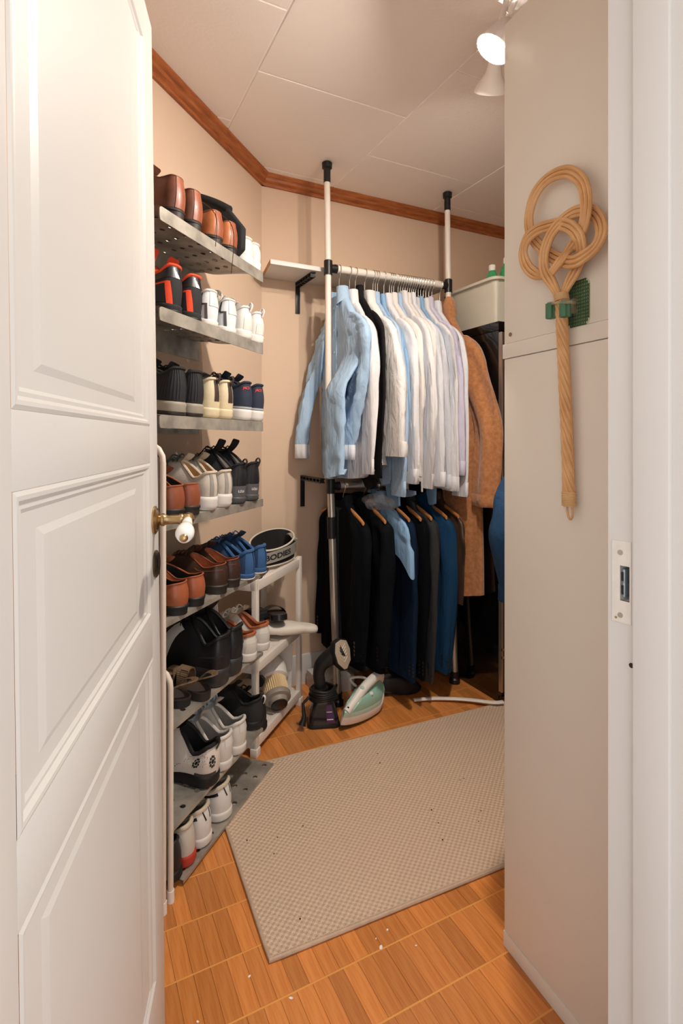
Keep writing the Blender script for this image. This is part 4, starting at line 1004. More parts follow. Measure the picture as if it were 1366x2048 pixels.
# weightlifting belt, coiled
belt = thing('lifting_belt', 'grey and black weightlifting belt with bold lettering coiled on top of the rack', 'belt', LW(0.20, 0.125, 0.645))
belt_bk = mat('black_padding', (30, 29, 30), 0.8, var=0.2, vscale=20); belt_gr = mat('grey_canvas', (150, 146, 138), 0.85, var=0.1, vscale=50, bump=0.3, bscale=300); piping_m = mat('cream_piping', (206, 198, 184), 0.7)
bc0 = LW(0.165, 0.135, 0)
def bell_(phi, e=0.0): return bc0 + LA * ((0.166 + e) * math.cos(phi)) + LN * ((0.080 + e) * math.sin(phi))
N_ = 60
def band(e, zlo, zhi, a0, a1, th=0.004):
    rings = []
    for k in range(N_ + 1):
        p = a0 + (a1 - a0) * k / N_
        a, b = bell_(p, e), bell_(p, e - th)
        rings.append([a + ZV * zlo(p), a + ZV * zhi(p), b + ZV * zhi(p), b + ZV * zlo(p)])
    return G().loft(rings, True, True, True)
wid_ = lambda p: 0.5 + 0.5 * math.cos(p + 1.9)
zlo = lambda p: 0.6515 + 0.008 * (0.5 + 0.5 * math.cos(p))
zhi = lambda p: 0.745 + 0.022 * math.cos(p - 4.0)
bk = part('padded_band', band(-0.006, zlo, zhi, 0, 2 * PI, 0.008), belt_bk, belt, world=True)
for f in (zlo, zhi):
    part('piping', G().tube([bell_(2 * PI * k / N_, -0.008) + ZV * f(2 * PI * k / N_) for k in range(N_)], 0.0042, 8, closed=True), piping_m, bk, world=True)
slo = lambda p: 0.668 + 0.012 * math.sin(p - 0.2) ; shi = lambda p: slo(p) + 0.043
st_ = part('strap', band(0.003, slo, shi, -1.2, PI * 0.92, 0.004), belt_gr, belt, world=True)
part('strap_tail', G().tube(smooth_path([bell_(2.2, 0.002) + ZV * 0.728, bell_(2.6, -0.02) + ZV * 0.748, bell_(3.0, -0.015) + ZV * 0.742], 5), 0.012, 8, flat=0.4), belt_gr, belt, world=True)
part('buckle', G().tube([bell_(2.72, 0.006) + ZV * 0.66, bell_(2.72, 0.006) + ZV * 0.725, bell_(2.88, 0.006) + ZV * 0.725, bell_(2.88, 0.006) + ZV * 0.66], 0.003, 8, closed=True), steel_m, belt, world=True)
tg = text_g('BETTER BODIES', 1.0, 0, 0.035)
xs = [p.x for p in tg.v]; x0_, x1_ = min(xs), max(xs); ys = [p.y for p in tg.v]; y0_, y1_ = min(ys), max(ys)
ph = lambda p: lerp(-0.70, 1.58, (p.x - x0_) / (x1_ - x0_))
part('lettering', tg.mapv(lambda p: bell_(ph(p), 0.0036) + ZV * (lerp(slo(ph(p)) + 0.010, shi(ph(p)) - 0.010, (p.y - y0_) / (y1_ - y0_)))), mat('black_print', (24, 24, 24), 0.7), st_, world=True, smooth=0)

# middle tier: black slides, white padded pouch and a white plastic bag
slide_m = mat('glossy_black_rubber', (34, 36, 40), 0.25)
for k, (tt, s, zz, yw, lab) in enumerate(((0.345, 0.105, 0.428, 0.2, 'glossy black slide sandal lying on the white plastic bag in the rack'), (0.165, 0.15, 0.366, -0.3, 'glossy black slide sandal tipped up on the middle rack tier'))):
    m = Matrix.Translation(LW(tt, s, zz)) @ basis(-LN, -LA, ZV).to_4x4() @ Matrix.Rotation(yw + PI / 2 * (0.9 if k == 0 else 0.8), 4, 'Z') @ Matrix.Rotation(0.12 + 0.1 * k, 4, 'Y') @ Matrix.Translation((-0.11, 0, 0))
    sandal(lab, 'black slides on the rack', Matrix.Translation((0, 0, 0.012 + 0.03 * k)) @ m, slide_m, slide_m, [(0.16, 0.085, 0.038, 0.0)], L=0.24, w=0.045, buckle=False, heelstrap=False)
cream_m = mat('white_canvas', (226, 218, 206), 0.8, var=0.05, vscale=20, bump=0.3, bscale=90)
def blob(name, label, cat, c, ax, ay, az, m, rx, ry, rz, amp, seed, p=0.6):
    g = G(); rings = []
    for i in range(13):
        b = -PI / 2 + PI * i / 12
        ring = []
        for k in range(28):
            a = 2 * PI * k / 28
            f = lambda v: math.copysign(abs(v) ** p, v)
            q = V((f(math.cos(b)) * f(math.cos(a)) * rx, f(math.cos(b)) * f(math.sin(a)) * ry, f(math.sin(b)) * rz))
            q *= 1 + amp * noise.noise(q * 22 + V((seed, 0, 0)))
            ring.append(V(c) + V(ax) * q.x + V(ay) * q.y + V(az) * q.z)
        rings.append(ring)
    g.loft(rings, True, True, True)
    return solo(name, g, m, label, cat, smooth=70)
blob('pouch', 'white padded canvas pouch sticking out of the middle rack tier', 'pouch', LW(0.175, 0.205, 0.376), (LA * 0.6 + LN * -0.75 + ZV * 0.1).normalized(), (LA * 0.75 + LN * 0.6).normalized(), ZV, cream_m, 0.13, 0.052, 0.022, 0.22, 3, 0.7)
bagw_m = mat('white_film', (232, 226, 222), 0.35, var=0.04, vscale=20, bump=0.5, bscale=45)
blob('plastic_bag', 'crumpled white plastic bag hanging out of the middle rack tier', 'bag', LW(0.368, 0.125, 0.382), LA, LN, ZV, bagw_m, 0.075, 0.058, 0.042, 0.30, 9, 0.8)
# bottom tier: white appliance with a pleated filter, card and board
fan = thing('hand_vacuum', 'white hand vacuum with a pleated cream filter on the bottom rack tier', 'vacuum', LW(0.20, 0.13, 0.066))
a0, a1 = LW(0.135, 0.10, 0.215), LW(0.275, 0.215, 0.105)
d = (a1 - a0).normalized(); mx = Matrix.Translation(a0) @ d.to_track_quat('Z', 'Y').to_matrix().to_4x4()
ln = (a1 - a0).length
part('body', G().lathe([(0.012, -0.04), (0.03, -0.03), (0.055, 0.01), (0.066, 0.05), (0.064, ln * 0.50), (0.055, ln * 0.52)], 28, mx), white_pl_m, fan, world=True)
fg = G(); rr = []
for z in (ln * 0.52, ln * 0.82):
    rr.append([mx @ V(((0.050 + (0.003 if k % 2 else -0.002)) * math.cos(2 * PI * k / 72), (0.050 + (0.003 if k % 2 else -0.002)) * math.sin(2 * PI * k / 72), z)) for k in range(72)])
part('pleated_filter', fg.loft(rr, True), mat('filter_paper', (214, 190, 150), 0.8), fan, world=True, smooth=20)
part('collar_ring', G().lathe([(0.054, ln * 0.82), (0.056, ln * 0.84), (0.054, ln * 0.92), (0.040, ln * 0.94), (0.036, ln * 1.02), (0.030, ln * 1.03)], 28, mx), mat('grey_plastic', (150, 142, 132), 0.5), fan, world=True)
part('nozzle', G().lathe([(0.033, ln * 1.0), (0.034, ln * 1.05), (0.022, ln * 1.07)], 24, mx), black_pl_m, fan, world=True)
part('switch_cap', G().cyl(LW(0.27, 0.13, 0.185), LW(0.30, 0.14, 0.19), 0.02, n=16), black_pl_m, fan, world=True)
def card(name, lab, cat, pts, th, m):
    pts = [V(p) for p in pts]; nn = (pts[1] - pts[0]).cross(pts[3] - pts[0]).normalized() * th
    return solo(name, G().add(pts + [p + nn for p in pts], [(0, 1, 2, 3), (4, 5, 6, 7), (0, 1, 5, 4), (1, 2, 6, 5), (2, 3, 7, 6), (3, 0, 4, 7)]), m, lab, cat, smooth=0)
card('card_sheet', 'pale blue card leaning on the wall behind the hand vacuum', 'card', [LW(0.18, 0.045, 0.067), LW(0.075, 0.045, 0.067), LW(0.075, 0.035, 0.26), LW(0.18, 0.035, 0.26)], 0.002, mat('pale_blue_card', (200, 214, 226), 0.6))
card('white_board', 'thin white board standing upright at the end of the bottom rack tier', 'board', [LW(0.10, 0.19, 0.067), LW(0.085, 0.05, 0.067), LW(0.075, 0.06, 0.27), LW(0.08, 0.19, 0.27)], 0.004, white_pl_m)
jar = thing('canister', 'cream plastic canister at the near end of the bottom rack tier', 'canister', LW(0.322, 0.092, 0.0665))
part('body', G().lathe([(0.034, 0), (0.036, 0.004), (0.036, 0.10), (0.030, 0.112)], 22, Matrix.Translation(LW(0.322, 0.092, 0.0665))), white_pl_m, jar, world=True)
part('lid', G().lathe([(0.037, 0.0), (0.037, 0.016), (0.03, 0.02)], 22, Matrix.Translation(LW(0.322, 0.092, 0.1735))), cream_m, jar, world=True)
shoe('black mesh trainer with loose laces on the bottom rack tier', None, Matrix.Translation(LW(0.412, 0.222, 0.067)) @ basis(-LN, ZV.cross(-LN), ZV).to_4x4(), L=0.195, wid=0.9, hz=0.085, hs=0.06, hf=0.10, up=up_bk, sole=sole_bk, lin_=lin_dark, collar=up_bk, laces=lace_bk, tongue=up_bk, pull=whiteprint_m, seed=77, th=0.03)
# flip-flop wedged under the belt on the top tier
sandal('black flip-flop under the coiled belt on the rack', None, Matrix.Translation(LW(0.452, 0.190, 0.6466)) @ basis((-LA + -LN * 0.35).normalized(), ZV.cross((-LA + -LN * 0.35).normalized()), ZV).to_4x4() @ Matrix.Scale(0.3, 4, (0, 0, 1)), mat('dark_foam', (60, 50, 44), 0.8), mat('dark_foam2', (70, 62, 56), 0.8), [], L=0.2, buckle=False, heelstrap=False)
# ---------------------------------------------------------------- floor-to-ceiling clothes poles, rods, wall shelf
RODY, RODZ, LRODZ = 2.172, 1.933, 0.965
POLES = [(V((1.027, 2.175, 0)), V((1.040, 2.165, 0)), V((1.066, 2.148, 0))), (V((1.686, 2.170, 0)), V((1.682, 2.14, 0)), V((1.667, 2.09, 0)))]
rod_no = 0
for k, (tp, md, ft) in enumerate(POLES):
    po = thing('clothes_pole', ('floor-to-ceiling aluminium clothes pole beside the light blue shirt', 'floor-to-ceiling aluminium clothes pole beside the brown robe')[k], 'pole', ft, group='clothes poles')
    mid = md + ZV * 0.90
    up_a, up_b = tp + ZV * (CEIL - 0.09), tp.lerp(md, 0.35) + ZV * 1.40
    part('upper_tube', G().tube([up_a, tp.lerp(md, .3) + ZV * RODZ, up_b, mid], 0.0135, 16), polewhite_m, po, world=True)
    part('lower_tube', G().tube([mid + ZV * 0.06, ft.lerp(md, .5) + ZV * 0.45, ft + ZV * 0.05], 0.0165, 16), alu_m, po, world=True)
    part('joint_sleeve', G().cyl(ft.lerp(md, .86) + ZV * 0.735, ft.lerp(md, .93) + ZV * 0.83, 0.019, n=16), black_pl_m, po, world=True)
    part('ceiling_cap', G().lathe([(0.0155, -0.09), (0.0155, -0.03), (0.022, -0.026), (0.023, -0.004), (0.018, 0.0)], 20, Matrix.Translation(tp + ZV * CEIL)), black_pl_m, po, world=True)
    part('floor_foot', G().lathe([(0.026, 0.0), (0.026, 0.02), (0.020, 0.026), (0.020, 0.055), (0.017, 0.056)], 20, Matrix.Translation(ft)), black_pl_m, po, world=True)
    for zz, c in ((RODZ, tp.lerp(md, .3)), (LRODZ, md)):
        cl_ = part('rod_clamp', G().lathe([(0.019, -0.032), (0.019, 0.03), (0.016, 0.033)], 18, Matrix.Translation(c + ZV * zz)), black_pl_m, po, world=True)
        d = 1 if k == 0 else -1
        part('clamp_socket', G().cyl(c + ZV * zz + V((0.012 * d, 0, 0)), c + ZV * zz + V((0.042 * d, 0, 0)), 0.018, n=16), black_pl_m, cl_, world=True)
for zz, lab in ((RODZ, 'upper aluminium clothes rod full of shirt hangers'), (LRODZ, 'lower clothes rod carrying the dark suit jackets')):
    a = POLES[0][0].lerp(POLES[0][1], .3 if zz > 1.5 else 1) + ZV * zz + V((0.03, 0, 0)); b = POLES[1][0].lerp(POLES[1][1], .3 if zz > 1.5 else 1) + ZV * zz - V((0.03, 0, 0))
    rd = thing('clothes_rod', lab, 'rod', a)
    part('tube', G().tube([a, b], 0.0175, 16), polewhite_m if zz > 1.5 else alu_m, rd, world=True)
    part('collar', G().cyl(a, a + V((0.012, 0, 0)), 0.0195, n=16), black_pl_m, rd, world=True)

ws = thing('wall_shelf', 'white laminate wall shelf with a raw wooden end above the shirts', 'shelf', (1.2, 2.30, 1.925))
part('board', G().prism([(0.776, 2.21), (1.70, 2.21), (1.70, 2.419), (0.812, 2.419)], 0.02, Matrix.Translation((0, 0, 1.925))), white_m, ws, world=True, bevel=0.001)
part('raw_end', G().prism([(0.7742, 2.2102), (0.7762, 2.2102), (0.8118, 2.4185), (0.8098, 2.4185)], 0.019, Matrix.Translation((0, 0, 1.9255))), mat('raw_chipboard', (190, 140, 92), 0.8, var=0.2, vscale=40), ws, world=True)
def bracket(x, ztop, name_lab, par=None, ln=0.19):
    g = G()
    g.box((x, 2.416, ztop - 0.075), (0.022, 0.005, 0.15))
    g.box((x, 2.418 - ln / 2, ztop - 0.003), (0.022, ln, 0.005))
    o = part('bracket', g, black_pl_m, par, world=True, bevel=0.001)
    arm = G()
    for sx in (-0.010, 0.010):
        arm.add(*(lambda b: (b.v, b.f))(G().box((x + sx, 2.418 - ln / 2, ztop - 0.020), (0.003, ln - 0.01, 0.006))))
    for i in range(6):
        yy = 2.41 - 0.02 - i * (ln - 0.04) / 5
        arm.box((x, yy, ztop - 0.012), (0.02, 0.008, 0.020))
    part('web', arm, black_pl_m, o, world=True)
bracket(0.985, 1.925, '', ws); bracket(1.58, 1.925, '', ws)
lb = thing('lower_bracket', 'black perforated shelf bracket low on the back wall behind the light blue shirt', 'bracket', (1.03, 2.416, 0.85))
bracket(1.01, 1.0, '', lb, 0.235)

# ---------------------------------------------------------------- hangers and clothes
wood_m = mat('hanger_wood', (196, 132, 78), 0.45, rgb2=(170, 108, 60), vscale=10, stretch=(2, 1, 6))
hblack_m = mat('hanger_black', (28, 27, 27), 0.5)
def hook_pts(z0, r=0.0215, stem=0.052):
    """wire hook over a rod whose centre is the local origin; the stem ends below"""
    pts = [V((0, r * math.cos(a), r * math.sin(a))) for a in [(-35 + i * 15) * PI / 180 for i in range(15)]]
    pts = [V((0, p.y, p.z)) for p in pts]
    pts += [V((0, -r * 0.8, -0.016)), V((0, -0.004, -0.034)), V((0, 0, -0.042)), V((0, 0, z0))]
    return pts
_hk = mesh_from('hook', G().tube(hook_pts(-0.118), 0.002, 6), steel_m)
def arms_g(kind):
    g = arms_g0(kind); g.mapv(lambda p: p + V((0, 0, -0.050)) if kind != 'suit' else p); return g
def arms_g0(kind):
    if kind == 'wire':
        return G().tube(smooth_path([V((0, 0, -0.072)), V((0, 0.02, -0.088)), V((0, 0.145, -0.205)), V((0, 0.15, -0.215)), V((0, 0.14, -0.217)), V((0, -0.14, -0.217)), V((0, -0.15, -0.215)), V((0, -0.145, -0.205)), V((0, -0.02, -0.088)), V((0, 0, -0.072))], 3), 0.0014, 6)
    rings = []
    hl0, z00, z01, ex = (0.205, -0.088, 0.050, 1.4) if kind == 'suit' else (0.148, -0.086, 0.120, 0.95)
    for i in range(21):
        y = -hl0 + 2 * hl0 * i / 20; a = abs(y) / hl0
        zc = z00 - z01 * a ** ex; h = 0.013 - 0.004 * a; w = 0.006
        rings.append([V((w * math.cos(t) - (0.012 if kind == 'suit' else 0.003) * a * a, y, zc + h * math.sin(t))) for t in [2 * PI * k / 10 for k in range(10)]])
    g = G().loft(rings, True, True, True)
    return g
_arms = {'wood': mesh_from('arms', arms_g('wood'), wood_m), 'black': mesh_from('arms', arms_g('wood'), hblack_m), 'wire': mesh_from('arms', arms_g('wire'), steel_m), 'suit': mesh_from('arms', arms_g('suit'), wood_m)}
_barw = mesh_from('trouser_bar', G().cyl((0, -0.18, -0.165), (0, 0.18, -0.165), 0.0055, n=10), wood_m)
def rod_y(x, rodz):
    f = (x - 1.06) / 0.60
    return lerp(2.172, 2.161, f) if rodz > 1.5 else lerp(2.165, 2.140, f)
def hanger(x, rodz, kind, label, group, yaw=0.0, bar=False):
    o = thing('clothes_hanger', label, 'hanger', (x, rod_y(x, rodz), rodz - 0.0021), Matrix.Rotation(yaw, 3, 'Z'), group)
    for nm, me in (('hook', _hk), ('arms', _arms[kind])) + ((('trouser_bar', _barw),) if bar else ()):
        c = bpy.data.objects.new(nm, me); COL.objects.link(c); c.parent = o
    return o

def fabric(name, rgb, rough=0.85, kind=None, bs=150, var=0.05, **k): return mat(name, rgb, rough, var=var, vscale=14, bump=k.pop('bump', 0.25), bscale=bs, sheen=k.pop('sheen', 0.0), kind=kind, wrk=k.pop('wrk', 0.55), spec=k.pop('spec', 0.12), **k)
def ridge(v): return 1.0 - 2.0 * abs(math.sin(v)) ** 0.75
def fold(y, z, seed, k=1.0):
    d = 0.25 * noise.noise(V((z * 2.2, seed * 1.3, y * 2)))
    return (0.6 * ridge((y + 0.06 * d) * 21 * k + seed) + 0.4 * math.sin(y * 44 * k + 2.1 * seed + z * 1.6) + 0.7 * noise.noise(V((y * 11 + seed * 3, z * 2.4, seed))))

def garment(name, label, cat, group, x, neckz, yaw, fab, length=0.80, sw=0.205, drop=0.19, xsh=0.0, xsz=0.28, sl_out=0.025, tuck=0.0, far_x=0.0, squeeze=True, sfold=1.3, xlo=None, xhi=None, zfloor=None, ytop=None, swing=0.0, thick=0.020, hemw=0.19, foldamp=0.010, seed=0, sleeve=0.62, cuff=0.06, cuff_m=None, collar='shirt', collar_m=None, buttons=None, sl_w=0.062,
            placket=True, lapel=None, cuff_buttons=None, rolled=False, crumple=0.0, y=RODY, flare=0.0, wav=1.0, sleeves=(1, -1), pocket=False, sl_bulge=None, neck=0.056, lean=0.0, inner=None, sl_fwd=-0.012, hem_curve=0.02):
    """local: x along the rod (front faces -x), y across the shoulders, z up; origin at the neck"""
    root = thing(name, label, cat, (x, y, neckz), Matrix.Rotation(yaw, 3, 'Z'), group)
    NR, NC = 30, 44
    ylim = 2.410 - y; ymx = sw + 0.02 + sl_out + sl_w + (sl_bulge or 0)
    def gp(nm, g_, *a, **k):
        if squeeze and ymx > ylim:
            f = (ylim - 0.10) / (ymx - 0.10)
            g_.mapv(lambda p: V((p.x, p.y if p.y < 0.10 else 0.10 + (p.y - 0.10) * f, p.z)))
        tot = max(length, drop + sleeve + (cuff or 0)) + 0.004
        def fin(p):
            x_, y_, z_ = p.x, p.y, p.z
            if zfloor is not None and z_ < -drop and tot > neckz - zfloor:
                w = sstep(-0.12, -0.07, y_)
                z_ = -drop + (z_ + drop) * lerp(1.0, (neckz - zfloor - drop) / (tot - drop), w)
            if ytop:                                                 # the back half hangs forward of the lower rod
                yl = interp(ytop, z_)
                if y_ > -0.12: y_ = -0.12 + (y_ + 0.12) * min(1.0, (yl + 0.12) / (min(ymx, ylim) + 0.12))
            x_ += swing * sstep(0.12, 0.26, -y_)
            if xlo is not None: x_ = soft(x_, xlo(y_) if callable(xlo) else xlo, xhi(y_) if callable(xhi) else xhi)
            return V((x_, y_, z_))
        g_.mapv(fin)
        return part(nm, g_, *a, **k)
    zs = [-length * (1 - i / NR) ** 1.0 for i in range(NR + 1)]
    # more rings across the shoulder
    zs = [z for z in zs if z < -drop - 0.03] + [-drop - 0.025, -drop, -drop * 0.8, -drop * 0.6, -drop * 0.4, -drop * 0.2, 0.0]
    rings = []
    for z in zs:
        if z <= -drop:
            f = min(1, (-drop - z) / 0.12); hw = lerp(sw, sw - 0.012, f); g = min(1, (-drop - z) / (length - drop)); hw = lerp(hw, hemw, g ** 0.8)
        else:
            g = 0; hw = lerp(sw, neck, ((z + drop) / drop) ** 1.25)
        tk = lerp(thick * 0.75, thick * (1 + flare), g) if z <= -drop else lerp(thick * 0.75, thick * 1.1, (z + drop) / drop)
        ring = []
        for j in range(NC):
            a = 2 * PI * j / NC
            cy, sx = math.cos(a), math.sin(a)
            yy = hw * math.copysign(abs(cy) ** 0.75, cy); xx = tk * math.copysign(abs(sx) ** 0.7, sx)
            amp = foldamp * (0.15 + 0.85 * min(1, max(0, (-z - drop * 0.5) / 0.35)))
            xx += amp * fold(yy, z, seed, wav)
            if crumple: xx += crumple * noise.noise(V((yy * 28, z * 28, seed + (3 if sx > 0 else 0)))); yy += crumple * 0.6 * noise.noise(V((z * 20, seed, yy * 10)))
            zz = z
            if z == zs[0]: zz = z + hem_curve * (abs(cy) ** 2) * 1.2
            yy += lean * (-z); xx += xsh * sstep(xsz, xsz + 0.16, -z) * sstep(0.040, 0.066, -yy)
            ring.append(V((xx, yy, zz)))
        rings.append(ring)
    bd = gp('body', G().loft(rings, True, False, False), fab, root, smooth=80)
    # hem turned in
    h0 = rings[0]
    gp('hem', G().loft([h0, [p + V((0, 0, -0.002)) for p in h0], [V((p.x * 0.8, p.y * 0.985, p.z + 0.02)) for p in h0]], True), fab, bd, smooth=80)
    for sg in sleeves:
        L = sleeve
        b = sl_bulge or 0.0
        jx, jy = 0.014 * noise.noise(V((seed * 5.1, sg * 3.3, 0))), 0.016 * noise.noise(V((seed * 2.7, sg * 1.3, 4)))
        so_ = sl_out; tx = 0.0
        fxo = far_x if sg > 0 else 0.0
        if sg < 0 and tuck: so_ -= tuck; tx = 0.016
        ctl = [V((0, sg * (sw - 0.085), -drop * 0.50)), V((tx * .3, sg * (sw - 0.045), -drop * 0.72)), V((tx * .6, sg * (sw - 0.016), -drop - 0.020)), V((sl_fwd * .5 + jx + tx, sg * (sw + 0.004 + so_ * .3 + b * .4) + jy * .5, -drop - L * 0.27)), V((sl_fwd + jx * 1.5 + tx, sg * (sw + 0.006 + so_ * .6 + b) + jy, -drop - L * 0.52)), V((sl_fwd * 1.6 + jx + tx, sg * (sw + 0.002 + so_ * .85 + b * .5) + jy * 1.4, -drop - L * 0.78)), V((sl_fwd * 2 + jx * .6 + tx, sg * (sw - 0.004 + so_) + jy * 1.7, -drop - L))]
        for q_, w_ in zip(ctl, (0, .05, .15, .4, .7, .9, 1.0)): q_.x += fxo * w_
        c = smooth_path(ctl, 6); rg = []
        for i, p in enumerate(c):
            u = i / (len(c) - 1)
            wy = lerp(sl_w, sl_w * 0.72, u); wx = lerp(thick * 0.85, thick * 1.05, u)
            if i < 10: wy *= 0.42 + 0.058 * i; wx *= 0.75 + 0.025 * i
            r_ = []
            for j in range(20):
                a = 2 * PI * j / 20
                d_ = sfold * 0.0055 * math.sin(4 * a + seed * 2 + 3.0 * math.sin(u * 2.2 + seed)) * min(1, u * 3) + 0.0035 * math.sin(7 * a + seed + 5 * u) * min(1, u * 3) + 0.0035 * math.sin(u * 21 + 3 * a + seed) * math.exp(-((u - 0.45) / 0.25) ** 2) + foldamp * 0.35 * noise.noise(V((u * 7, math.cos(a) * 2 + seed, math.sin(a) * 2)))
                if crumple: d_ += crumple * noise.noise(V((u * 26, a * 2, seed)))
                cxx = math.copysign(abs(math.sin(a)) ** 0.8, math.sin(a))
                r_.append(p + V((cxx * (wx + d_), math.cos(a) * (wy + d_ * 0.6), 0)))
            rg.append(r_)
        so = gp('sleeve', G().loft(rg, True, True, False), fab, root, smooth=80)
        e = c[-1]; wy = sl_w * 0.72; wx = thick * 1.05
        if cuff:
            er = [rg[-1]]
            def cr(k, dz): return [e + V(((p - e).x * k, (p - e).y * k, dz)) for p in rg[-1]]
            if rolled: prof = [(1.0, 0.01), (1.16, 0.012), (1.24, -0.01), (1.22, -0.035), (1.14, -0.05), (0.98, -0.048), (0.9, -0.01)]
            else: prof = [(0.98, 0.004), (1.05, 0.002), (1.04, -cuff * 0.5), (1.06, -cuff), (1.0, -cuff - 0.001), (0.94, -cuff * 0.3)]
            cf = gp('cuff', G().loft([cr(k, dz) for k, dz in prof], True), cuff_m or fab, so, smooth=80)
            if buttons and not rolled:
                q = e + V((-wx * 1.12, sg * -0.004, -cuff * 0.5)); gp('button', G().cyl(q, q + V((-0.002, 0, 0)), 0.0048, n=10), buttons, cf)
        if cuff_buttons:
            for k in range(4):
                q = e + V((-wx * 0.9, -0.030, 0.030 + 0.016 * k)); gp('button', G().lathe([(0.0062, 0), (0.0062, 0.003), (0.003, 0.004)], 10, Matrix.Translation(q) @ Matrix.Rotation(-PI / 2, 4, 'Y')), cuff_buttons, so)
                q = e + V((0, -wy * 1.0, 0.030 + 0.016 * k)); gp('button', G().lathe([(0.0062, 0), (0.0062, 0.003), (0.003, 0.004)], 10, Matrix.Translation(q) @ Matrix.Rotation(PI / 2, 4, 'X')), cuff_buttons, so)
    cm_ = collar_m or fab
    if collar == 'shirt':
        ang = [0.42 + (2 * PI - 0.84) * i / 26 for i in range(27)]    # opening at the front (-x)
        rgs = []
        def cp(a, k, z):
            # a = pi is the back; front gap round a = 0 -> -x
            return V((-math.cos(a) * (thick * 1.0 + 0.007) * k, math.sin(a) * neck * k, z))
        prof = [(1.0, -0.016), (0.97, 0.024), (1.02, 0.040), (1.16, 0.036)]
        for k, z in prof: rgs.append([cp(a, k, z) for a in ang])
        drp = []
        for a in ang:
            fr = max(0, math.cos(a)) ** 2
            drp.append(cp(a, 1.30 + 0.42 * fr, -0.020 - 0.040 * fr))
        rgs.append(drp)
        rgs.append([p + V((p.x * 0.05, p.y * 0.02, -0.003)) for p in drp])
        gp('collar', G().loft(rgs, False), cm_, root, smooth=60)
    elif collar == 'shawl':
        ang = [0.30 + (2 * PI - 0.60) * i / 26 for i in range(27)]; rgs = []
        for k, z in [(0.95, -0.02), (0.95, 0.03), (1.1, 0.05), (1.4, 0.03), (1.6, -0.03), (1.5, -0.06)]:
            rgs.append([V((-math.cos(a) * (thick * 1.3 + 0.012) * k, math.sin(a) * neck * k, z - 0.10 * max(0, math.cos(a)) ** 3)) for a in ang])
        gp('collar', G().loft(rgs, False), cm_, root, smooth=60)
    elif collar == 'lapel':
        ang = [0.5 + (2 * PI - 1.0) * i / 22 for i in range(23)]; rgs = []
        for k, z in [(0.95, -0.015), (0.97, 0.022), (1.1, 0.028), (1.3, -0.012)]:
            rgs.append([V((-math.cos(a) * (thick + 0.012) * k, math.sin(a) * neck * k, z - 0.03 * max(0, math.cos(a)) ** 2)) for a in ang])
        gp('collar', G().loft(rgs, False), cm_, root, smooth=60)
    def face(yy, z, off):
        """a point on the front face of the body"""
        zq = max(z, -length + 0.002); amp = foldamp * (0.15 + 0.85 * min(1, max(0, (-zq - drop * 0.5) / 0.35)))
        g = max(0, min(1, (-drop - zq) / (length - drop))); tk = lerp(thick * 0.75, thick * (1 + flare), g) if zq <= -drop else lerp(thick * 0.75, thick * 1.1, (zq + drop) / drop)
        return V((-tk + amp * fold(yy, zq, seed, wav) - off + xsh * sstep(xsz, xsz + 0.16, -z) * sstep(0.040, 0.066, -yy), yy + lean * (-z), z))
    if placket:
        rgp = []
        for i in range(26):
            z = -0.02 - (length - 0.035) * i / 25
            rgp.append([face(-0.016, z, -0.001), face(-0.016, z, 0.003), face(0.016, z, 0.003), face(0.016, z, -0.001)])
        pk = gp('placket', G().loft(rgp, False), fab, bd, smooth=60)
        if buttons:
            for i in range(7):
                q = face(0, -0.05 - i * 0.098, 0.003)
                if q.z > -length + 0.06: gp('button', G().cyl(q, q + V((-0.002, 0, 0)), 0.0048, n=10), buttons, pk)
    if lapel:
        for sg in (-1, 1):
            pts = [(0.010, 0.0), (0.055, -0.02), (0.085, -0.12), (0.070, -0.14), (0.080, -0.16), (0.012, -0.40)]
            fr_, bk_ = [face(sg * a, z, 0.006) for a, z in pts], [face(sg * a, z, 0.001) for a, z in pts]; n_ = len(pts)
            gp('lapel', G().add(fr_ + bk_, [list(range(n_)), [n_ + i for i in range(n_)][::-1]] + [[i, (i + 1) % n_, n_ + (i + 1) % n_, n_ + i] for i in range(n_)]), lapel, bd, smooth=0)
        # dark opening between the fronts
        rgp = []
        for i in range(16):
            z = -0.03 - (length - 0.05) * i / 15; w = lerp(0.05, 0.02, min(1, i / 7)) if i < 8 else lerp(0.006, 0.05, (i - 7) / 8)
            rgp.append([face(-w, z, 0.0), face(-w, z, 0.0016), face(w, z, 0.0016), face(w, z, 0.0)])
        gp('front_opening', G().loft(rgp, False), inner or fab, bd, smooth=60)
        for i in range(2):
            q = face(0.014, -0.42 - 0.1 * i, 0.003); gp('button', G().lathe([(0.008, 0), (0.008, 0.003), (0.004, 0.004)], 12, Matrix.Translation(q) @ Matrix.Rotation(-PI / 2, 4, 'Y')), buttons, bd)
    if pocket:
        rgp = []
        for i in range(8):
            z = -0.17 - 0.13 * i / 7
            rgp.append([face(-0.15, z, -0.001), face(-0.15, z, 0.003), face(-0.05, z, 0.003), face(-0.05, z, -0.001)])
        gp('pocket', G().loft(rgp, False, True, True), fab, bd, smooth=60)
    return root

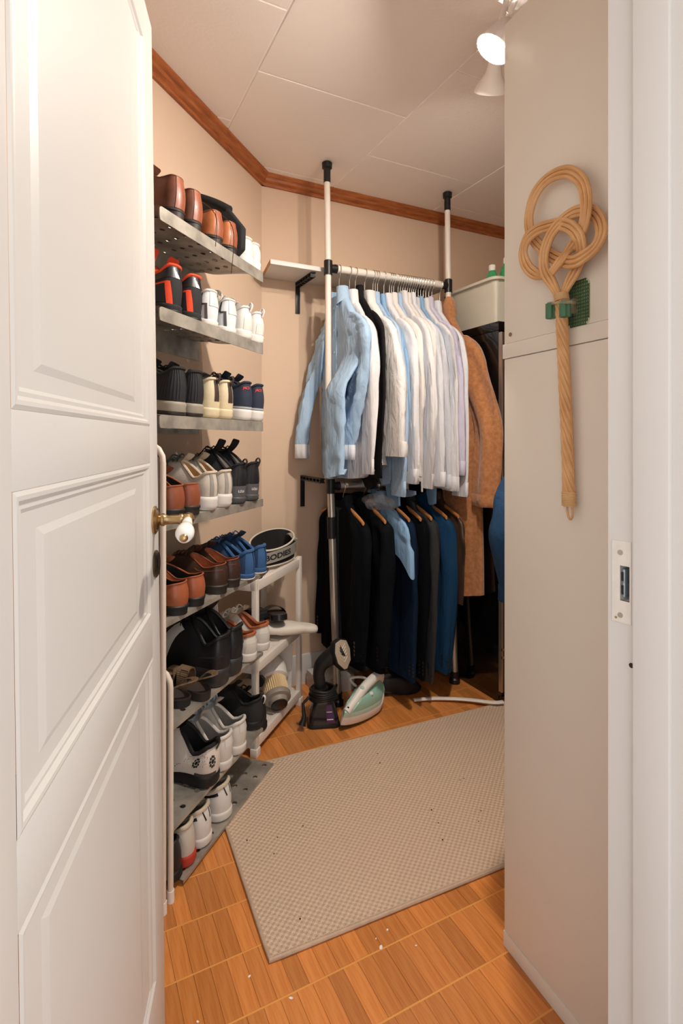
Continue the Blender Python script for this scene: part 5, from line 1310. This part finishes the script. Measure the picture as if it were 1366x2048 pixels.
btn_w = mat('shell_button', (230, 226, 218), 0.3); btn_d = mat('dark_button', (40, 34, 32), 0.3)
F_blue = fabric('pale_blue_linen', (166, 194, 222), bs=220); F_blue2 = fabric('sky_blue_cotton', (168, 194, 222), bs=260); F_blue3 = fabric('mid_blue_cotton', (138, 176, 212), bs=260); F_white = fabric('white_cotton', (228, 227, 229), bs=240)
F_linen = fabric('white_linen', (230, 227, 225), bs=160, bump=0.5); F_cream = fabric('cream_cotton', (229, 224, 220), bs=240); F_cool = fabric('cool_white_cotton', (222, 224, 230), bs=240); F_lav = fabric('lavender_cotton', (206, 202, 224), bs=240); F_grey = fabric('pale_grey_stripe', (204, 206, 214), bs=240)
F_black = fabric('black_wool', (6, 9, 14), bs=300, rough=0.9); F_black2 = fabric('charcoal_black_wool', (11, 14, 19), bs=300, rough=0.9); F_navy = fabric('navy_wool', (24, 60, 94), bs=300, rough=0.85); F_dnavy = fabric('dark_navy_wool', (16, 34, 56), bs=300, rough=0.85); F_dgrey = fabric('dark_grey_wool', (52, 52, 54), bs=300, rough=0.9); F_blklin = fabric('black_linen', (26, 25, 26), bs=200)
F_robe = mat('teddy_fleece', (186, 128, 82), 0.95, rgb2=(160, 104, 62), vscale=60, bump=1.0, bscale=170, sheen=0.4); F_satin = mat('brown_satin', (78, 58, 46), 0.35, var=0.2, vscale=8); F_lin = fabric('navy_lining_cloth', (24, 40, 52), rough=0.5)

NZ = RODZ - 0.122                                                    # neck height below the rod
ROW_U = [  # x, label, fabric, kwargs, hanger
    (1.085, 'light blue linen shirt hanging beside the left clothes pole', F_blue, dict(length=0.80, thick=0.028, foldamp=0.016, crumple=0.011, sleeve=0.47, cuff_m=F_cool, hemw=0.185, yaw=0.0, xsh=-0.075, sl_bulge=0.02, tuck=0.15, far_x=-0.09, sl_w=0.085), 'black'),
    (1.137, 'white shirt between the light blue linen shirt and the black shirt', F_white, dict(length=0.80, thick=0.022, sleeve=0.52, sl_out=0.0), 'black'),
    (1.167, 'black linen shirt squeezed between two white shirts', F_blklin, dict(length=0.87, thick=0.011, sleeve=0.56, foldamp=0.006, sl_out=-0.02), 'black'),
    (1.215, 'crumpled white linen shirt with rolled-up cuffs', F_linen, dict(length=0.76, thick=0.032, sleeve=0.46, rolled=True, crumple=0.008, foldamp=0.014, sl_w=0.086, sl_out=0.065), 'wood'),
    (1.258, 'sky blue shirt just right of the rolled-cuff linen shirt', F_blue2, dict(length=0.84, thick=0.018, sleeve=0.62, sl_w=0.066, sl_out=0.045), 'wood'),
    (1.282, 'mid blue shirt showing its hem below the sky blue shirt', F_blue3, dict(length=0.93, thick=0.014, sleeve=0.50, sw=0.18), 'wire'),
    (1.316, 'white shirt directly after the mid blue shirt', F_white, dict(length=0.84, thick=0.022, sleeve=0.56, sl_w=0.070, sl_out=0.03), 'wood'),
    (1.346, 'warm white shirt second after the sky blue shirts', F_cream, dict(length=0.87, thick=0.020, sleeve=0.58, sl_w=0.068), 'wire'),
    (1.369, 'slim sky blue shirt hidden between warm white shirts', F_blue2, dict(length=0.90, thick=0.012, sleeve=0.44, sw=0.17), 'wire'),
    (1.393, 'white shirt after the slim sky blue shirt', F_white, dict(length=0.83, thick=0.020, sleeve=0.60), 'wire'),
    (1.419, 'creamy white shirt in the middle of the pale shirts', F_cream, dict(length=0.82, thick=0.018, sleeve=0.56), 'wood'),
    (1.445, 'cool white shirt before the pale grey striped shirt', F_cool, dict(length=0.85, thick=0.018, sleeve=0.62), 'wire'),
    (1.470, 'pale grey striped shirt among the pale shirts', F_grey, dict(length=0.86, thick=0.016, sleeve=0.60), 'wire'),
    (1.492, 'mid blue shirt showing only its hem before the lavender shirt', F_blue3, dict(length=0.95, thick=0.014, sleeve=0.56, sw=0.19), 'wire'),
    (1.520, 'white shirt hanging just before the lavender shirt', F_white, dict(length=0.82, thick=0.018, sleeve=0.58), 'wire'),
    (1.550, 'pale lavender shirt near the brown robe', F_lav, dict(length=0.80, thick=0.020, sleeve=0.54), 'wire'),
    (1.585, 'white shirt hanging last before the brown robe', F_cool, dict(length=0.84, thick=0.018, sleeve=0.60), 'wire'),
]
UX = [q[0] for q in ROW_U] + [1.632]
EMPTY_AT = (4, 7, 9, 10, 11, 12, 13, 14, 15)                          # an empty hanger hangs after these shirts
for i, (x, lab, fab, kw, hk) in enumerate(ROW_U):
    kw = dict(kw); kw.setdefault('sl_w', R.uniform(0.056, 0.072)); kw.setdefault('sl_fwd', R.uniform(-0.018, 0.006)); kw.setdefault('sl_bulge', R.uniform(-0.01, 0.012)); kw.setdefault('neck', R.uniform(0.046, 0.060)); yaw = kw.pop('yaw', 0.0)
    yj = R.uniform(-0.006, 0.006)
    kw['sleeve'] += R.uniform(-0.035, 0.045) if i > 4 else 0
    garment('shirt', lab, 'shirt', 'shirts on the upper rod', x, NZ + R.uniform(-0.016, 0.012), yaw, fab, seed=i * 1.7 + 1, buttons=btn_w, foldamp=kw.pop('foldamp', 0.008), hemw=kw.pop('hemw', 0.175 + R.uniform(-.01, .01)), y=rod_y(x, RODZ) + yj, lean=R.uniform(-0.03, 0.01), zfloor=0.996,
            xlo=(lambda y_: lerp(-0.028, -0.16, sstep(0.040, 0.062, -y_) + sstep(0.060, 0.10, y_))) if i == 0 else -(x - UX[i - 1]) / 2 + (0.0024 if (i - 1) in EMPTY_AT else 0.0006),
            xhi=(UX[i + 1] - x) / 2 - (0.0024 if i in EMPTY_AT else 0.0006), **kw)
    hl_ = {'wood': 'wooden hanger with a steel hook inside a shirt on the upper rod', 'black': 'black hanger with a steel hook inside a shirt on the upper rod', 'wire': 'bent steel wire hanger inside a shirt on the upper rod'}[hk]
    hanger(x, RODZ, hk, hl_, hk + ' hangers on the upper rod', yaw)
for k in EMPTY_AT:
    hanger((UX[k] + UX[k + 1]) / 2, RODZ, 'wire', 'empty steel wire hanger squeezed between shirts on the upper rod', 'empty wire hangers on the upper rod')
# robe
RBX = 1.632
garment('robe', 'long brown teddy fleece robe hanging beside the right clothes pole', 'robe', None, RBX, NZ - 0.005, 0.0, F_robe, length=1.36, sw=0.225, drop=0.30, thick=0.034, hemw=0.22, foldamp=0.016, seed=31, sleeve=0.58, cuff=0.05, collar='shawl', placket=False, sl_w=0.088, neck=0.066, wav=0.7, lean=-0.03, y=2.160, sl_bulge=0.02, sl_out=0.075, sfold=2.4,
        ytop=[(-0.95, -0.045), (-0.78, -0.045), (-0.45, 0.20)], swing=0.045, xlo=-0.0229, xhi=lambda y_: lerp(0.018, 0.080, sstep(0.10, 0.19, -y_)))
hanger(RBX, RODZ, 'wood', 'wooden hanger with a steel hook carrying the brown robe', None)
garment('satin_robe', 'dark brown satin robe hanging on the lower rod behind the brown fleece robe', 'robe', None, 1.580, LRODZ - 0.066, 0.0, F_satin, length=0.60, sw=0.20, drop=0.10, thick=0.014, foldamp=0.010, seed=12, sleeve=0.36, cuff=0, collar='lapel', placket=False, lean=0.0, y=rod_y(1.58, LRODZ) + 0.01, xlo=-0.024, xhi=0.024)
hanger(1.580, LRODZ, 'suit', 'wooden hanger carrying the dark brown satin robe', None)
# suit jackets on the lower rod
JZ = LRODZ - 0.066
ROW_L = [
    (1.102, 'black suit jacket hanging open beside the left clothes pole', F_black, dict(thick=0.034, sw=0.200, length=0.69, sleeve=0.53)),
    (1.205, 'charcoal black suit jacket with lint, second from the left clothes pole', F_black2, dict(thick=0.036, length=0.72, sleeve=0.57, sw=0.20)),
    (1.322, 'dark navy suit jacket with four cuff buttons beside the blue shirt', F_dnavy, dict(thick=0.026, length=0.76, sleeve=0.645)),
    (1.380, 'black wool jacket between the dark navy and the grey jackets', F_black, dict(thick=0.022, length=0.77, sleeve=0.65)),
    (1.435, 'dark grey suit jacket hanging among the dark jackets', F_dgrey, dict(thick=0.024, length=0.79, sleeve=0.68)),
    (1.515, 'navy blue suit jacket, last on the lower rod', F_navy, dict(thick=0.032, length=0.76, sleeve=0.65)),
]
LB = [(1.0, 1.152), (1.152, 1.250), (1.294, 1.351), (1.351, 1.4075), (1.4075, 1.475), (1.475, 1.555)]      # room each jacket takes on the rod
for i, (x, lab, fab, kw) in enumerate(ROW_L):
    kw = dict(kw); yaw = 0.0
    garment('suit_jacket', lab, 'jacket', 'suit jackets on the lower rod', x, JZ, yaw, fab, seed=i * 2.3 + 50, y=rod_y(x, LRODZ) + 0.02, sl_out=0.0, xlo=(lambda y_: lerp(-0.018, -0.055, sstep(0.075, 0.10, abs(y_ + 0.03)))) if i == 0 else LB[i][0] - x + 0.0024, xhi=LB[i][1] - x - 0.0024, sw=kw.pop('sw', 0.205), drop=0.11, hemw=0.205, foldamp=0.009, cuff=0, collar='lapel', placket=False, lapel=fab, inner=F_lin, buttons=btn_d, cuff_buttons=btn_d, sl_w=0.070, hem_curve=0.0, **kw)
    hanger(x, LRODZ, 'suit', 'wooden hanger with a trouser bar inside a suit jacket', 'wooden hangers on the lower rod', yaw, bar=True)
garment('shirt', 'mid blue shirt hanging on the lower rod between the black jackets', 'shirt', None, 1.272, JZ, 0.0, F_blue3, y=rod_y(1.272, LRODZ), length=0.20, sw=0.215, drop=0.10, crumple=0.010, hem_curve=-0.085, thick=0.024, foldamp=0.012, seed=91, sleeve=0.10, cuff=0, placket=False, hemw=0.215, sleeves=(), lean=-0.42, xlo=-0.0205, xhi=0.0205)
hanger(1.272, LRODZ, 'wire', 'steel wire hanger carrying the mid blue shirt on the lower rod', None)
for x in (1.351, 1.4075, 1.475):
    hanger(x, LRODZ, 'wire', 'empty steel wire hanger between the dark jackets', 'empty wire hangers on the lower rod')
# clear film over two hanger shoulders
film_m = mat('clear_film', (220, 214, 214), 0.12, trans=0.85, alpha=0.45, bump=1.0, bscale=60)
blob('plastic_wrap', 'crumpled clear plastic wrap over the wooden hangers of the black jackets', 'plastic wrap', V((1.20, 2.03, JZ + 0.005)), V((1, 0, 0)), V((0, 1, 0)), ZV, film_m, 0.055, 0.085, 0.030, 0.7, 5, 0.9)
# navy jacket on the wardrobe front
denim_m = fabric('navy_denim', (34, 62, 92), bs=260, rough=0.8)
jm = garment('denim_jacket', 'navy denim jacket hanging on the wardrobe front', 'jacket', None, 1.235, 1.17, PI / 2 + 0.05, denim_m, length=0.40, sw=0.185, drop=0.10, thick=0.055, foldamp=0.01, seed=17, sleeve=0.28, cuff=0.04, collar='shirt', y=1.07, placket=False, sl_w=0.06, sl_bulge=0.035, squeeze=False, sleeves=(1, -1))
hk_ = thing('door_hook', 'steel hook on the wardrobe front holding the navy denim jacket', 'hook', (1.235, 0.95, 1.29))
part('hook', G().tube([V((1.235, 0.932, 1.33)), V((1.235, 0.945, 1.33)), V((1.235, 0.965, 1.27)), V((1.235, 1.05, 1.235)), V((1.235, 1.06, 1.255))], 0.004, 8), steel_m, hk_, world=True)
part('plate', G().box((1.235, 0.935, 1.33), (0.03, 0.008, 0.05)), steel_m, hk_, world=True)
# ---------------------------------------------------------------- on the floor: steamer, iron, loose bits
st = thing('garment_steamer', 'black handheld garment steamer with a purple label standing on the floor', 'steamer', (0.943, 2.035, 0))
SB = V((0.943, 2.035, 0)); smoke_m = mat('smoky_tank', (34, 34, 38), 0.1, coat=0.4)
fx, fy = V((0.94, -0.34, 0)).normalized(), V((0.34, 0.94, 0)).normalized()
def sring(w, d, z, sh=0.0, r=0.5, lift=0.0):
    return [SB + fx * (x + sh) + fy * y + ZV * (z + lift * (x / w)) for x, y in rounded_rect(w * 2, d * 2, min(w, d) * r, 5)]
part('base', G().loft([sring(.066, .046, 0.0), sring(.068, .048, .006), sring(.066, .046, .014)], True, True, True), black_pl_m, st, world=True)
tank = part('water_tank', G().loft([sring(.064, .044, .013), sring(.056, .041, .055), sring(.042, .034, .098), sring(.036, .031, .115)], True, True, True), smoke_m, st, world=True)
lbl = []
cam_side = -fy
for w, d, z in ((.0625, .0432, .020), (.0565, .0412, .052), (.0430, .0350, .092)):
    lbl.append([SB + fx * (w * k) + fy * (-d - 0.0016) + ZV * z for k in (0.18, 0.72)])
lb_ = part('label', G().loft(lbl, False), mat('purple_label', (74, 44, 84), 0.5), tank, world=True)
for i, z in enumerate((0.034, 0.048, 0.062)):
    w = lerp(.0625, .0430, (z - .02) / .072); d = lerp(.0432, .0350, (z - .02) / .072)
    part('label_line', G().add([SB + fx * (w * k) + fy * (-d - 0.0026) + ZV * zz for zz in (z, z + 0.004) for k in (0.28, 0.64)], [(0, 1, 3, 2)]), whiteprint_m, lb_, world=True)
    part('label_dot', G().add([SB + fx * (w * k) + fy * (-d - 0.0026) + ZV * zz for zz in (z - .001, z + 0.005) for k in (0.20, 0.25)], [(0, 1, 3, 2)]), whiteprint_m, lb_, world=True)
coil = []
for i in range(5 * 20 + 1):
    a = 2 * PI * i / 20; coil.append(SB + fx * ((0.052 + 0.004 * math.sin(i * 0.7)) * math.cos(a)) + fy * (0.046 * math.sin(a)) + ZV * (0.104 + 0.047 * i / 100 + 0.003 * math.sin(i * 0.9)))
cord = part('cord', G().tube(coil, 0.0062, 8), black_pl_m, st, world=True)
part('plug', G().tube([SB - fx * 0.06 - fy * 0.02 + ZV * 0.12, SB - fx * 0.085 - fy * 0.03 + ZV * 0.10, SB - fx * 0.080 - fy * 0.04 + ZV * 0.05, SB - fx * 0.09 - fy * 0.05 + ZV * 0.022], lambda u: 0.006 + 0.010 * sstep(.6, .8, u), 10), black_pl_m, cord, world=True)
neckp = [SB - fx * 0.012 + ZV * 0.11, SB - fx * 0.014 + ZV * 0.165, SB - fx * 0.018 + ZV * 0.205, SB - fx * 0.005 + ZV * 0.245, SB + fx * 0.04 + ZV * 0.280, SB + fx * 0.082 + ZV * 0.302]
part('neck', G().tube([SB - fx * .012 + ZV * .108, SB - fx * .012 + ZV * .150], 0.034, 20), black_pl_m, st, world=True)
part('handle', G().tube(smooth_path(neckp, 6), lambda u: lerp(0.022, 0.036, sstep(0.35, 0.95, u)), 18, flat=1.1), black_pl_m, st, world=True)
hd = V((0.18, -0.93, 0.30)).normalized(); hc_ = SB + fx * 0.078 - fy * 0.028 + ZV * 0.292
hm = Matrix.Translation(hc_) @ basis((hd.cross(ZV)).normalized() * -1, (hd.cross(ZV)).normalized().cross(hd) if False else hd.cross((hd.cross(ZV)).normalized() * -1), hd).to_4x4()
shp = [(x * 1.15, y * 1.1) for x, y in ((0.0, 0.052), (0.024, 0.044), (0.033, 0.012), (0.028, -0.026), (0.006, -0.052), (-0.006, -0.052), (-0.028, -0.026), (-0.033, 0.012), (-0.024, 0.044))]
if (hm.to_3x3() @ V((0, 1, 0))).z < 0: shp = [(x, -y) for x, y in shp][::-1]
sg_ = 1 if (hm.to_3x3() @ V((0, 1, 0))).z > 0 else -1
part('head_housing', G().prism([(x * 1.12, y * 1.10) for x, y in shp], -0.03, hm), black_pl_m, st, world=True, bevel=0.003)
soleplate = part('soleplate', G().prism(shp, 0.004, hm), mat('steam_plate', (186, 170, 150), 0.4, 0.2), st, world=True, bevel=0.001)
for i in range(5):
    for sg in (-1, 1):
        p0 = hm @ V((0, sg_ * (-0.03 + i * 0.013), 0.0045)); p1 = hm @ V((sg * 0.018, sg_ * (-0.012 + i * 0.013), 0.0045))
        part('groove', G().tube([p0, p1], 0.0012, 6), mat('pale_groove', (214, 204, 190), 0.4), soleplate, world=True)

# steam iron resting on its heel against the jackets
iron = thing('steam_iron', 'white and mint green steam iron lying tilted in front of the jackets', 'iron', (1.05, 1.97, 0))
tip = hit(680, 1462, ZV, (0, 0, 0.004)); heel = hit(738, 1412, ZV, (0, 0, 0.006))
ix = (tip - heel).normalized(); IL = 0.255
sdv = ZV.cross(ix).normalized()
# rolled over so that the soleplate faces away from the camera
rl = Matrix.Rotation(0, 3, ix)
away = V((0.30, 0.95, 0)).normalized()
iz = (V((-0.62, -0.55, 0.42)) - ix * V((-0.62, -0.55, 0.42)).dot(ix)).normalized()
iy = iz.cross(ix).normalized()
ix2 = ix
lowest = 0
IM = basis(ix2, iy, iz)
def iron_plan(u, w=1.0):                       # u 0 heel .. 1 tip
    return 0.064 * w * (max(0.0, 1 - max(0, (u - 0.12) / 0.88) ** 1.9)) ** 0.8 * (0.86 + 0.14 * min(1, u / 0.15))
def iring(w, z, x0=0.0, x1=1.0, n=22):
    up_ = [(lerp(x0, x1, i / n) , 1) for i in range(n + 1)]; pts = [(u, iron_plan(u, w)) for u, _ in up_]
    pts = pts + [(u, -y) for u, y in pts[::-1][1:-1]] if False else pts + [(u, -y) for u, y in pts[::-1]]
    return [V((u * IL, y, z)) for u, y in pts]
probe = [IM @ p for p in iring(1.0, 0.0)]
zmin = min(p.z for p in probe)
org = heel - ix * 0.0 + ZV * 0.0; org.z = 0.0
org = V((tip.x, tip.y, 0)) - (IM @ V((IL, 0, 0))); org.z = -zmin + 0.001
iw = lambda g: G().add([org + IM @ p for p in g.v], g.f)
mint_m = mat('mint_plastic', (186, 218, 206), 0.25, coat=0.3); mint_t = mat('mint_tank', (156, 204, 188), 0.15, coat=0.4)
part('soleplate', iw(G().loft([iring(1.0, 0.0), iring(1.02, 0.004), iring(1.0, 0.008)], True, True, True)), mat('dark_soleplate', (70, 66, 66), 0.3, 0.8), iron, world=True)
part('skirt', iw(G().loft([iring(1.0, 0.008), iring(1.03, 0.014), iring(1.0, 0.034), iring(0.93, 0.044)], True, True, True)), white_pl_m, iron, world=True, smooth=50)
part('mint_band', iw(G().loft([iring(0.94, 0.043), iring(0.90, 0.058), iring(0.80, 0.066)], True, True, True)), mint_m, iron, world=True, smooth=50)
tk = part('water_tank', iw(G().loft([iring(0.86, 0.060, 0.0, 0.9), iring(0.78, 0.085, 0.0, 0.82), iring(0.55, 0.105, 0.0, 0.70), iring(0.3, 0.112, 0.02, 0.62)], True, True, True)), mint_t, iron, world=True, smooth=60)
hpth = [V((0.93 * IL, 0, 0.062)), V((0.72 * IL, 0, 0.098)), V((0.50 * IL, 0, 0.130)), V((0.20 * IL, 0, 0.142)), V((0.0, 0, 0.132)), V((-0.02, 0, 0.09)), V((-0.01, 0, 0.03))]
part('handle', iw(G().tube(smooth_path(hpth, 6), lambda u: 0.015 + 0.005 * math.sin(PI * u), 14)), white_pl_m, iron, world=True)
part('spray_nozzle', iw(G().cyl(V((0.90 * IL, 0, 0.078)), V((0.93 * IL, 0, 0.082)), 0.004, n=10)), bronze_m, iron, world=True)
part('steam_button', iw(G().lathe([(0.009, 0), (0.009, 0.006), (0.006, 0.009)], 14, Matrix.Translation((0.60 * IL, 0, 0.132)))), mint_m, iron, world=True)
part('fill_cap', iw(G().lathe([(0.011, 0), (0.009, 0.004), (0.003, 0.005)], 14, Matrix.Translation((0.42 * IL, 0.026, 0.105)))), white_pl_m, tk, world=True)
itx = text_g('BOSCH', 0.011, 0.0004)
part('lettering', iw(itx.mapv(lambda p: V((0.25 * IL - p.x, 0.0505, 0.068 + p.y)))), bk_lth, iron, world=True, smooth=0)
ir_c = [hit(700, 1372, LN, LW(0.1, 0.5)) for _ in (0,)]
def wp(px, py, y): return hit(px, py, (0, 1, 0), (0, y, 0))
part('cord', G().tube(smooth_path([wp(712, 1372, 2.02), wp(702, 1362, 2.02), wp(703, 1356, 2.02), wp(725, 1355, 2.02), wp(750, 1368, 2.02), wp(765, 1384, 2.01), wp(764, 1402, 2.0), wp(755, 1418, 1.99), wp(745, 1422, 1.985)], 6), 0.0055, 8), mat('grey_cord', (206, 200, 194), 0.5), iron, world=True)

# white plastic strip and dark things by the back
solo('plastic_strip', G().tube(smooth_path([hit(828, 1400, ZV, (0, 0, 0.012)), hit(870, 1397, ZV, (0, 0, 0.012)), hit(930, 1399, ZV, (0, 0, 0.016)), hit(985, 1405, ZV, (0, 0, 0.0205)), hit(1006, 1404, ZV, (0, 0, 0.0205))], 6), 0.011, 8, flat=0.6), white_pl_m, 'curved white plastic strip lying on the floor along the rug edge', 'plastic strip')
shoe('black dress shoe standing under the suit jackets', None, Matrix.Translation(V((1.23, 2.16, 0))) @ Matrix.Rotation(-0.25, 4, 'Z'), L=0.25, th=0.024, tf=0.012, hz=0.05, hs=0.045, hf=0.065, up=bk_lth, sole=sole_bk, lin_=lin_grey, collar=bk_lth, dress=True, tongue=bk_lth, seed=60, pad=0.002)
bxm = mat('pale_carton', (206, 202, 198), 0.7, var=0.1)
solo('flat_box', wb(1.02, 1.20, 2.24, 2.39, 0, 0.075), bxm, 'pale flat box on the floor behind the left clothes pole', 'box', bevel=0.003)
# paint flecks and grit
fleck_m = mat('paint_fleck', (238, 232, 226), 0.6); grit_m = mat('dark_grit', (30, 26, 24), 0.8)
def fleck(px, py, r, z, m, lab, cat, grp, sq=1.0):
    c = hit(px, py, ZV, (0, 0, z)); pts = [(r * (0.7 + 0.5 * R.random()) * math.cos(a), r * sq * (0.7 + 0.5 * R.random()) * math.sin(a)) for a in [2 * PI * k / 7 for k in range(7)]]
    solo('paint_chip' if m is fleck_m else 'grit_speck', G().prism(pts, 0.0012, Matrix.Translation(c) @ Matrix.Rotation(R.random() * 3, 4, 'Z')), m, lab, cat, grp, smooth=0)
for px, py, r in ((762, 1896, .0065), (582, 1997, .0045), (499, 1953, .0035), (775, 1860, .0035), (752, 1878, .0025), (832, 1892, .0028), (395, 2044, .003)):
    fleck(px, py, r, 0.0004, fleck_m, 'small white paint chip on the parquet', 'paint chip', 'white paint chips on the parquet', 0.7)
for px, py in ((600, 1838), (885, 1680), (877, 1646), (863, 1620), (962, 1622), (957, 1643), (548, 1708), (606, 1652), (494, 1681), (555, 1675), (755, 1507), (760, 1526), (928, 1557), (920, 1560)):
    fleck(px, py, 0.0016 + 0.001 * R.random(), 0.0082, grit_m, 'tiny dark grit speck on the rug', 'grit', 'dark grit on the rug')
